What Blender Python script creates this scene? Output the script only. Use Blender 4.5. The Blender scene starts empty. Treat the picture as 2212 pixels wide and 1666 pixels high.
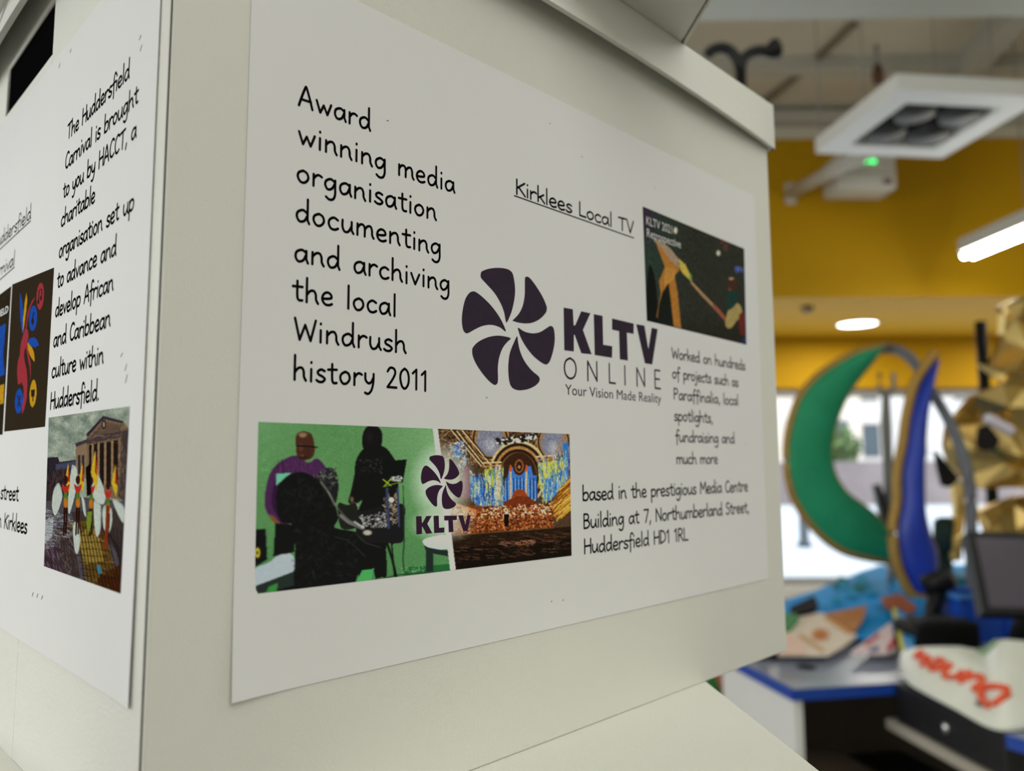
import bpy, bmesh, math, random
import numpy as np
from mathutils import Vector, Matrix
random.seed(7); rng = np.random.default_rng(7)
scene = bpy.context.scene
COL = scene.collection
R = math.radians

# ---------------------------------------------------------------- camera
EYE = 1.30                                   # camera height over the floor
PITCH, ROLL, YAW_BOX, FPX = R(5.761), R(-0.278), R(45.163), 1660.0
cam_data = bpy.data.cameras.new('camera'); cam = bpy.data.objects.new('camera', cam_data); COL.objects.link(cam)
r0 = Vector((1, 0, 0)); fw = Vector((0, math.cos(PITCH), math.sin(PITCH))); u0 = Vector((0, -math.sin(PITCH), math.cos(PITCH)))
rt = math.cos(ROLL)*r0 + math.sin(ROLL)*u0; up = -math.sin(ROLL)*r0 + math.cos(ROLL)*u0
cam.matrix_world = Matrix(((rt.x, up.x, -fw.x, 0), (rt.y, up.y, -fw.y, 0), (rt.z, up.z, -fw.z, EYE), (0, 0, 0, 1)))
cam_data.sensor_width = 36.0; cam_data.lens = FPX/2212*36.0
cam_data.clip_start = 0.01; cam_data.clip_end = 200
cam_data.dof.use_dof = True; cam_data.dof.focus_distance = 0.262; cam_data.dof.aperture_fstop = 8.8
scene.camera = cam
# ---------------------------------------------------------------- world, sun, lights, exposure
world = bpy.data.worlds.new('world'); scene.world = world; world.use_nodes = True
wb = world.node_tree.nodes['Background']; wb.inputs[0].default_value = (0.90, 0.95, 1.0, 1); wb.inputs[1].default_value = 2.2
def light(name, kind, energy, loc, rot, size=None, size_y=None, color=(1, 1, 1)):
    d = bpy.data.lights.new(name, kind); d.energy = energy; d.color = color
    if size: d.shape = 'RECTANGLE'; d.size = size; d.size_y = size_y
    o = bpy.data.objects.new(name, d); o.location = loc; o.rotation_euler = rot; COL.objects.link(o); return o
sun = light('sun', 'SUN', 2.2, (0, 0, 9), (R(32), 0, R(8))); sun.data.angle = R(8)
light('ceiling_light_near', 'AREA', 34, (1.15, -1.05, 3.0), (R(26), R(16), 0), 3.0, 1.5, (.99, 1, .93))
light('ceiling_light_far', 'AREA', 20, (2.0, 1.2, 3.2), (0, 0, 0), 2.4, 0.5, (.99, 1, .94))
light('fill_left', 'AREA', 78, (-2.9, 1.0, 1.7), (R(90), 0, R(-90)), 3.6, 1.6, (.93, .97, 1))  # added area light to brighten the box's left face; no window there
light('fill_rear', 'AREA', 12, (0.6, -2.9, 1.8), (R(90), 0, 0), 3.0, 1.6, (.97, .98, 1))  # added fill from behind the camera, no window built there
light('daylight_shopfront', 'AREA', 40, (3.0, 7.40, 1.1), (R(-90), 0, 0), 7.0, 1.6, (.93, .97, 1))
for _x in (1.2, 3.07, 4.9): light('soffit_light', 'AREA', 18, (_x, 6.73, 2.48), (0, 0, 0), .3, .3, (1, .98, .93))
vs = scene.view_settings; scene.display_settings.display_device = 'sRGB'
vs.view_transform = 'Standard'; vs.look = 'None'; vs.exposure = -0.08; vs.gamma = 1.0
try: vs.use_curve_mapping = False
except Exception: pass

# ---------------------------------------------------------------- helpers
def lin(c):
    c = np.asarray(c, float)/255.0
    return np.where(c <= .04045, c/12.92, ((c+.055)/1.055)**2.4)
MATS = {}
def mat(name, rgb, rough=.6, metal=0., bump=0., bscale=200., var=0., vscale=8., emit=0., spec=.5, coat=0.):
    if name in MATS: return MATS[name]
    m = bpy.data.materials.new(name); m.use_nodes = True; nt = m.node_tree; b = nt.nodes['Principled BSDF']
    col = tuple(lin(rgb))+(1,)
    b.inputs['Base Color'].default_value = col; b.inputs['Roughness'].default_value = rough; b.inputs['Metallic'].default_value = metal
    b.inputs['Specular IOR Level'].default_value = spec
    if coat: b.inputs['Coat Weight'].default_value = coat; b.inputs['Coat Roughness'].default_value = .1
    tc = nt.nodes.new('ShaderNodeTexCoord')
    n = nt.nodes.new('ShaderNodeTexNoise'); n.inputs['Scale'].default_value = vscale; n.inputs['Detail'].default_value = 4
    nt.links.new(tc.outputs['Object'], n.inputs['Vector'])
    mx = nt.nodes.new('ShaderNodeMix'); mx.data_type = 'RGBA'; mx.blend_type = 'MULTIPLY'; mx.inputs[0].default_value = 1.0
    mx.inputs[6].default_value = col
    rp = nt.nodes.new('ShaderNodeValToRGB'); rp.color_ramp.elements[0].position = .3; rp.color_ramp.elements[1].position = .7
    v = 1-max(var, .01); rp.color_ramp.elements[0].color = (v, v, v, 1); rp.color_ramp.elements[1].color = (1, 1, 1, 1)
    nt.links.new(n.outputs['Fac'], rp.inputs[0]); nt.links.new(rp.outputs[0], mx.inputs[7]); nt.links.new(mx.outputs[2], b.inputs['Base Color'])
    if bump:
        n2 = nt.nodes.new('ShaderNodeTexNoise'); n2.inputs['Scale'].default_value = bscale; n2.inputs['Detail'].default_value = 3
        nt.links.new(tc.outputs['Object'], n2.inputs['Vector'])
        bp = nt.nodes.new('ShaderNodeBump'); bp.inputs['Strength'].default_value = bump; bp.inputs['Distance'].default_value = .004
        nt.links.new(n2.outputs['Fac'], bp.inputs['Height']); nt.links.new(bp.outputs[0], b.inputs['Normal'])
    if emit:
        b.inputs['Emission Color'].default_value = col; b.inputs['Emission Strength'].default_value = emit
    MATS[name] = m; return m
def linen():
    """cream book-cloth paper: two crossed thread waves as bump"""
    m = mat('cream_linen_board', (228, 228, 219), .62, var=.03, vscale=14); nt = m.node_tree; b = nt.nodes['Principled BSDF']
    tc = nt.nodes.new('ShaderNodeTexCoord'); hs = None
    for ax, sc in (('Z', 4400.), ('X', 3800.), ('Y', 3800.)):
        w = nt.nodes.new('ShaderNodeTexWave'); w.bands_direction = ax; w.inputs['Scale'].default_value = sc/6.283
        w.inputs['Distortion'].default_value = 5.0; w.inputs['Detail'].default_value = 3; w.inputs['Detail Scale'].default_value = 1.0
        nt.links.new(tc.outputs['Object'], w.inputs['Vector'])
        if hs is None: hs = w.outputs['Fac']
        else:
            a = nt.nodes.new('ShaderNodeMath'); a.operation = 'ADD'; nt.links.new(hs, a.inputs[0]); nt.links.new(w.outputs['Fac'], a.inputs[1]); hs = a.outputs[0]
    bp = nt.nodes.new('ShaderNodeBump'); bp.inputs['Strength'].default_value = .42; bp.inputs['Distance'].default_value = .00012
    nt.links.new(hs, bp.inputs['Height']); nt.links.new(bp.outputs[0], b.inputs['Normal'])
    return m
LINEN = linen()

def tag(o, label=None, cat=None, group=None, kind=None):
    if label: o['label'] = label
    if cat: o['category'] = cat
    if group: o['group'] = group
    if kind: o['kind'] = kind
    return o
def empty(name, loc=(0, 0, 0), rz=0, label=None, cat=None, group=None):
    o = bpy.data.objects.new(name, None); o.empty_display_size = .05; o.location = loc; o.rotation_euler = (0, 0, rz); COL.objects.link(o)
    return tag(o, label, cat, group)
def link(name, me, m, parent=None, smooth=False, loc=None, rot=None):
    if m is not None: me.materials.append(m)
    if smooth: me.polygons.foreach_set('use_smooth', [True]*len(me.polygons))
    o = bpy.data.objects.new(name, me); COL.objects.link(o)
    if parent: o.parent = parent
    if loc: o.location = loc
    if rot: o.rotation_euler = rot
    return o
class MB:
    def __init__(s): s.bm = bmesh.new()
    def box(s, lo, hi, bevel=0, seg=2, M=None):
        r = bmesh.ops.create_cube(s.bm, size=1); vs = r['verts']
        lo, hi = Vector(lo), Vector(hi)
        for v in vs: v.co = Vector(((lo[i]+hi[i])/2+v.co[i]*(hi[i]-lo[i]) for i in range(3)))
        if bevel:
            es = list({e for v in vs for e in v.link_edges})
            r = bmesh.ops.bevel(s.bm, geom=es, offset=bevel, segments=seg, affect='EDGES', profile=.5); vs = list({v for f in r['faces'] for v in f.verts}|{v for v in vs if v.is_valid})
        if M is not None: bmesh.ops.transform(s.bm, matrix=M, verts=vs)
        return s
    def poly(s, pts):
        s.bm.faces.new([s.bm.verts.new(p) for p in pts]); return s
    def prism(s, pts, off):
        """closed outline (3D, planar) given thickness along off"""
        a = [s.bm.verts.new(p) for p in pts]; b = [s.bm.verts.new(Vector(p)+Vector(off)) for p in pts]; n = len(a)
        s.bm.faces.new(a); s.bm.faces.new(b[::-1])
        for i in range(n): s.bm.faces.new((a[i], b[i], b[(i+1) % n], a[(i+1) % n]))
        return s
    def tube(s, pts, r, n=12, cap=True):
        pts = [Vector(p) for p in pts]; rs = r if isinstance(r, (list, tuple)) else [r]*len(pts); rings = []
        ref = Vector((0, 0, 1))
        for i, p in enumerate(pts):
            t = (pts[min(i+1, len(pts)-1)]-pts[max(i-1, 0)]).normalized()
            a = t.cross(ref)
            if a.length < 1e-3: a = t.cross(Vector((1, 0, 0)))
            a.normalize(); b = a.cross(t)
            rings.append([s.bm.verts.new(p+rs[i]*(math.cos(2*math.pi*k/n)*a+math.sin(2*math.pi*k/n)*b)) for k in range(n)])
        for q, w in zip(rings, rings[1:]):
            for k in range(n): s.bm.faces.new((q[k], q[(k+1) % n], w[(k+1) % n], w[k]))
        if cap: s.bm.faces.new(rings[0][::-1]); s.bm.faces.new(rings[-1])
        return s
    def lathe(s, prof, n=24, M=None):
        rings = []; new = []
        for r, z in prof:
            ring = [s.bm.verts.new((r*math.cos(2*math.pi*k/n), r*math.sin(2*math.pi*k/n), z)) for k in range(n)]; rings.append(ring); new += ring
        for q, w in zip(rings, rings[1:]):
            for k in range(n): s.bm.faces.new((q[k], q[(k+1) % n], w[(k+1) % n], w[k]))
        s.bm.faces.new(rings[0][::-1]); s.bm.faces.new(rings[-1])
        if M is not None: bmesh.ops.transform(s.bm, matrix=M, verts=new)
        return s
    def grid(s, P):
        V = [[s.bm.verts.new(p) for p in row] for row in P]
        for i in range(len(V)-1):
            for j in range(len(V[0])-1): s.bm.faces.new((V[i][j], V[i][j+1], V[i+1][j+1], V[i+1][j]))
        return s
    def build(s, name, m, parent=None, smooth=False, recalc=True, **k):
        if recalc: bmesh.ops.recalc_face_normals(s.bm, faces=s.bm.faces[:])
        me = bpy.data.meshes.new(name); s.bm.to_mesh(me); s.bm.free()
        return link(name, me, m, parent, smooth, **k)
def smooth_pts(pts, n=6, closed=False):
    P = [np.array(p, float) for p in pts]; out = []; L = len(P)
    for i in range(L if closed else L-1):
        if closed: a, b, c, d = P[i-1], P[i], P[(i+1) % L], P[(i+2) % L]
        else: a, b, c, d = P[max(i-1, 0)], P[i], P[i+1], P[min(i+2, L-1)]
        for k in range(n):
            t = k/n; out.append(.5*((2*b)+(-a+c)*t+(2*a-5*b+4*c-d)*t*t+(-a+3*b-3*c+d)*t**3))
    if not closed: out.append(P[-1])
    return out

# ---------------------------------------------------------------- room measurements (a sight line from the camera met with a depth or a height)
def sight(px, py):
    return fw + rt*((px-1106)/FPX) - up*((py-833)/FPX)
def at_y(px, py, y): d = sight(px, py); return Vector((0, 0, EYE))+d*(y/d.y)
def at_z(px, py, z): d = sight(px, py); return Vector((0, 0, EYE))+d*((z-EYE)/d.z)

# ================================================================ SETTING
W_NEAR, W_FAR, SOFFIT, CEIL, WINTOP = 5.6, 7.5, 2.51, 3.95, 1.955
XL, XR, YB = -3.1, 6.6, -3.0
M_floor = mat('grey_vinyl_floor', (128, 126, 120), .35, var=.15, vscale=3)
M_ceil = mat('beige_painted_slab', (214, 206, 188), .9, var=.06, vscale=2)
M_ochre = mat('ochre_wall_paint', (194, 148, 6), .7, var=.04, vscale=2, spec=.2)
M_cream = mat('cream_wall_paint', (226, 220, 200), .8, var=.04, vscale=2)
M_wmetal = mat('white_enamel', (232, 232, 228), .45, var=.02)
M_grey = mat('grey_frame_metal', (150, 148, 145), .5, .2)
M_black = mat('black_plastic', (14, 14, 16), .5, var=.1, spec=.3)
MB().box((XL, YB, -.1), (XR, W_FAR+.15, 0)).build('floor', M_floor)['kind'] = 'structure'
MB().box((XL, YB, CEIL), (XR, W_NEAR+.3, CEIL+.12)).build('ceiling', M_ceil)['kind'] = 'structure'
ZB = 3.73
wb_ = MB().box((XL, W_NEAR, SOFFIT), (XR, W_NEAR+.12, ZB)); wb_.box((XL, W_FAR, WINTOP+.06), (XR, W_FAR+.15, SOFFIT+.2))
MB().box((XL, W_FAR, 0), (XR, W_FAR+.15, .12)).build('trim_3', M_wmetal)['kind'] = 'structure'
wb_.build('wall_back', M_ochre)['kind'] = 'structure'
MB().box((XL, W_NEAR+.02, ZB), (XR, W_NEAR+.12, CEIL)).build('trim_1', M_cream)['kind'] = 'structure'
MB().box((XL, W_NEAR+.12, SOFFIT), (XR, W_FAR, SOFFIT+.06)).build('trim_2', M_ochre)['kind'] = 'structure'
for nm, lo, hi in (('wall_right', (XR, YB, 0), (XR+.12, W_FAR+.15, CEIL)), ('wall_left', (XL-.12, YB, 0), (XL, W_FAR+.15, CEIL)), ('wall_rear', (XL, YB-.12, 0), (XR, YB, CEIL))):
    MB().box(lo, hi).build(nm, M_cream)['kind'] = 'structure'
# shopfront glazing
win = empty('window_1', (1.75, W_FAR+.05, .12)); win['kind'] = 'structure'
f = MB(); f.box((XL-1.75+.02, 0, WINTOP-.12-.02), (XR-1.75-.02, .08, WINTOP+.06-.12)); f.box((XL-1.75+.02, 0, 0), (XR-1.75-.02, .08, .06))
for x in (-2.6, -.45, 4.2): f.box((x-.03, .002, .06), (x+.03, .078, WINTOP-.14))
f.build('window_frame', M_grey, win)
gm = bpy.data.materials.new('clear_glass'); gm.use_nodes = True; nt = gm.node_tree; nt.nodes.clear()
o_ = nt.nodes.new('ShaderNodeOutputMaterial'); mx = nt.nodes.new('ShaderNodeMixShader'); tr = nt.nodes.new('ShaderNodeBsdfTransparent'); gl = nt.nodes.new('ShaderNodeBsdfGlossy')
gl.inputs['Roughness'].default_value = .02; mx.inputs[0].default_value = .05; tr.inputs[0].default_value = (.95, .97, .96, 1)
nt.links.new(tr.outputs[0], mx.inputs[1]); nt.links.new(gl.outputs[0], mx.inputs[2]); nt.links.new(mx.outputs[0], o_.inputs[0])
MB().box((XL-1.75+.02, .036, .05), (XR-1.75-.02, .042, WINTOP-.13)).build('window_glass', gm, win)
# outside
MB().box((-20, W_FAR+.15, -.14), (50, 70, -.04)).build('floor_pavement', mat('pale_paving', (206, 212, 224), .8, var=.12, vscale=1.5))['kind'] = 'structure'
MB().box((-5, 24, -.04), (40, 24.4, 1.30)).build('wall_outside', mat('pinkish_stone', (146, 134, 136), .85, var=.25, vscale=1.2))['kind'] = 'structure'
def building(name, label, x0, x1, y, h, wall, n, floors, group=None):
    e = empty(name, ((x0+x1)/2, y, -.04), 0, label, 'building', group); w = (x1-x0)/2
    MB().box((-w, 0, 0), (w, 6, h)).build('facade', wall, e)
    MB().box((-w-.2, -.25, h-.5), (w+.2, .0, h)).build('cornice', mat('pale_stone_trim', (222, 210, 200), .8), e)
    for i in range(n):
        for j in range(floors):
            cx = -w+(i+.5)*2*w/n; cz = 1.6+j*3.4
            wf = MB().box((cx-.65, -.09, cz-.1), (cx+.65, .0, cz+2.1)).build('window', mat('pale_stone_trim', (222, 210, 200), .8), e)
            MB().box((cx-.5, -.12, cz), (cx+.5, -.09, cz+1.95)).build('pane', mat('dark_pane', (70, 84, 96), .15), wf)
building('stone_building', 'pale stone building across the street with tall windows', 9.5, 19.0, 42, 12, mat('sandstone', (240, 226, 214), .85, var=.15, vscale=.6), 4, 3)
building('rendered_building', 'whitish building at far right across the street', 20, 34, 46, 10, mat('white_render', (232, 228, 228), .85, var=.1, vscale=.6), 5, 2)
def foliage(name, label, loc, rx, rz, n, m, stem=None):
    e = empty(name, loc, 0, label, 'shrub'); bm = MB()
    for k in range(n):
        a = rng.normal(size=3); a /= np.linalg.norm(a); a *= rng.random()**.33
        c = Vector((a[0]*rx, a[1]*rx, rz+a[2]*rz)); s_ = .16
        d1 = Vector(rng.normal(size=3)).normalized()*s_; d2 = Vector(rng.normal(size=3)).normalized()*s_
        bm.poly([c-d1, c+d2*.6, c+d1, c-d2*.6])
    bm.build('leaves', m, e, recalc=False)
    MB().tube([(0, 0, -loc[2]-.04+.001), (0, 0, rz)], .06).build('stem', mat('bark', (80, 66, 52), .9), e)
foliage('leafy_shrub', 'green leafy shrub behind the stone wall across the street', (10.4, 25.6, .9), 1.1, .85, 900, mat('shrub_leaf', (110, 140, 84), .7, var=.4, vscale=2))
bl = empty('bollard', (at_z(1738, 1182, -.04).x, at_z(1738, 1182, -.04).y, -.04), 0, 'dark bollard on the bright pavement outside the window', 'bollard')
MB().lathe([(.11, 0), (.11, .06), (.075, .10), (.07, .62)], 20).build('post', mat('dark_steel', (66, 76, 88), .5), bl, True)
MB().lathe([(.085, .62), (.085, .67), (.05, .72), (.01, .73)], 20).build('cap', mat('dark_steel', (66, 76, 88), .5), bl, True)

# ================================================================ STACK OF BOXES
A = YAW_BOX; BOX_RZ = math.pi/2 - A
CX, CY, CZ = -.07324, -.20101, .10272        # camera in the middle box's own axes (metres from its near bottom corner)
def to_room(x, y, z):
    dx, dy = x-CX, y-CY
    return Vector((dx*math.sin(A)-dy*math.cos(A), dx*math.cos(A)+dy*math.sin(A), EYE+z-CZ))
def _ray(px, py):
    d = sight(px, py); return (d.x*math.sin(A)+d.y*math.cos(A), -d.x*math.cos(A)+d.y*math.sin(A), d.z)
def on_right(px, py):
    d = _ray(px, py); t = -CY/d[1]; return (CX+d[0]*t, CZ+d[2]*t)
def on_left(px, py):
    d = _ray(px, py); t = -CX/d[0]; return (CY+d[1]*t, CZ+d[2]*t)
BW, BH, LIDZ = .3375, .3095, .2872
M_inside = mat('black_shade', (14, 13, 14), .9, spec=0.)  # black stand-in for shade inside the seam and handle slot
M_paper = mat('white_paper', (232, 232, 232), .7, var=.015, vscale=30, bump=.02, bscale=900, spec=.2)
M_ink = mat('black_ink', (24, 23, 25), .6, spec=.0)
M_plum = mat('plum_ink', (62, 52, 66), .6, var=.12, vscale=300, spec=.0)

def make_box(parent, hole=True):
    """body, corner wrap, lid (and a handle slot in the left side)"""
    b = MB()
    t = .003
    # four sides as panels; the left panel sits 1.2 mm back from the front panels' folded edge, which leaves a seam gap
    lx = .0004; t1 = .0016; g0, g1 = .0016, .0036
    b.box((0, 0, 0), (BW, g0, BH-.004), .00078, 3)                       # right-hand face (y=0)
    b.box((0, BW-t, 0), (BW, BW, BH-.004), .0012, 3)
    b.box((BW-t, g0, 0), (BW, BW-t, BH-.004), .0006)
    b.box((t, t, 0), (BW-t, BW-t, t), 0)
    if hole:
        y0, y1, z0, z1 = .1238, .1990, .2605, .2838
        b.box((lx, g1, 0), (lx+t1, y0, BH-.004), .0003); b.box((lx, y1, 0), (lx+t1, BW-t-.0016, BH-.004))
        b.box((lx, y0, 0), (lx+t1, y1, z0)); b.box((lx, y0, z1), (lx+t1, y1, BH-.004))
    else: b.box((lx, g1, 0), (lx+t1, BW-t-.0016, BH-.004), .0003)
    body = b.build('body', LINEN, parent)
    MB().box((lx+t1+.0001, g0+.0001, .0031), (lx+t1+.0012, g1+.004, BH-.0045)).box((lx+.0001, g1-.0005, .0031), (lx+t1, g1-.00005, BH-.0045)).build('seam_shade', M_inside, parent)  # black strips put the shade of the seam gap into colour
    if hole:
        MB().box((lx+.0009, y0+.0002, z0+.0002), (lx+.0014, y1-.0002, z1-.0002)).build('handle_shade', M_inside, parent)  # black sheet stands in for the unlit hollow behind the slot
        h = MB()                                                           # turned-in cloth round the slot
        h.tube([(lx+.0006, y0+.0, z1), (lx+.0006, y1, z1), (lx+.0006, y1, z0)], .0007, 8)
        h.build('handle_rim', LINEN, parent, True)
    l = MB(); ov, lt = .0042, .0024
    l.box((-.0033, -.0033, BH-lt+.0015), (BW+.0033, BW+.0033, BH+.0015), .0008)
    # the thin board skirt bows outward between its corners, most along its lower edge
    lo_, hi_ = -.0032, BW+.0032; n = 20
    def rim(side, k, u, v):
        off = .0032+(k*-.0022)+.0060*math.sin(math.pi*u)**.8*(1-v); q = lo_+(hi_-lo_)*u; z = LIDZ-.0030+(BH+.0012-LIDZ+.0030)*v
        return [(q, -off, z), (-off, q, z), (q, BW+off, z), (BW+off, q, z)][side]
    for side in range(4):
        G = [[[Vector(rim(side, k, i_/n, j_/4)) for i_ in range(n+1)] for j_ in range(5)] for k in (0, 1)]
        l.grid(G[0]); l.grid(G[1]); l.grid([G[0][0], G[1][0]]); l.grid([G[0][4], G[1][4]])
        for e_ in (0, -1): l.grid([[r[e_] for r in G[0]], [r[e_] for r in G[1]]])
    l.build('lid', LINEN, parent)
TOPZ = BH+.0015
org = to_room(0, 0, 0)
box = empty('storage_box', org, BOX_RZ, 'cream linen storage box with printed white sheets, middle of the stack of three', 'box', 'cream storage boxes in the display stack')
make_box(box)
ctr = to_room(.1685, .1685, 0)
# the boxes below and above are turned against it: one bottom edge of each was sighted past the middle box
TURN = BOX_RZ + R(51.3)
def turned(name, label, z, hole):
    c, s = math.cos(TURN), math.sin(TURN)
    hx = BW/2
    return empty(name, (ctr.x-(c*hx-s*hx), ctr.y-(s*hx+c*hx), z), TURN, label, 'box', 'cream storage boxes in the display stack')
low = turned('storage_box', 'cream storage box turned askew at the bottom of the stack', org.z-TOPZ, False); make_box(low, False)
low.location += Vector((math.cos(BOX_RZ+R(-128)), math.sin(BOX_RZ+R(-128)), 0))*.05      # it juts out a little towards the viewer
top = turned('storage_box', 'cream storage box turned askew on top of the printed one', org.z+TOPZ, False); make_box(top, False)
pl = empty('display_plinth', (ctr.x, ctr.y, 0), TURN, 'white display plinth carrying the stack of cream boxes', 'plinth')
MB().box((-.19, -.19, .05), (.19, .19, org.z-TOPZ), .002).build('column', M_wmetal, pl)
MB().box((-.17, -.17, 0), (.17, .17, .05)).build('toe_kick', M_black, pl)

# ---------------------------------------------------------------- print on the two visible faces (s along the face, z up, metres)
def RF(s, z, off): return Vector((s, -off, z))
def LF(s, z, off): return Vector((-off+.0004, s, z))
def sheet(name, F, s0, s1, z0, z1, curl, parent, lift=.0003):
    """a glued A4 sheet; a corner that has come loose is lifted by curl(u,v)"""
    n, m_ = 40, 30; P = []
    for k in (0, 1):
        rows = []
        for j in range(m_+1):
            rows.append([F(s0+(s1-s0)*i/n, z0+(z1-z0)*j/m_, lift-.00018*k+curl(i/n, j/m_)) for i in range(n+1)])
        P.append(rows)
    b = MB(); b.grid(P[0]); b.grid(P[1])
    return b.build(name, M_paper, parent, True)
sr = sheet('printed_sheet', RF, .0213, .3184, .0405, .2512, lambda u, v: .0012*max(0, 1-u/.08-v/.25)**2 + .0009*max(0, 1-(1-u)/.06)**2*(1-v)*0, box)
sl = sheet('printed_sheet', LF, .0105, .3075, .0412, .2558, lambda u, v: .00028*max(0, 1-u/.03)**1.6*(.2+1.5*max(0, 1-v/.3)), box)

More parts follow.
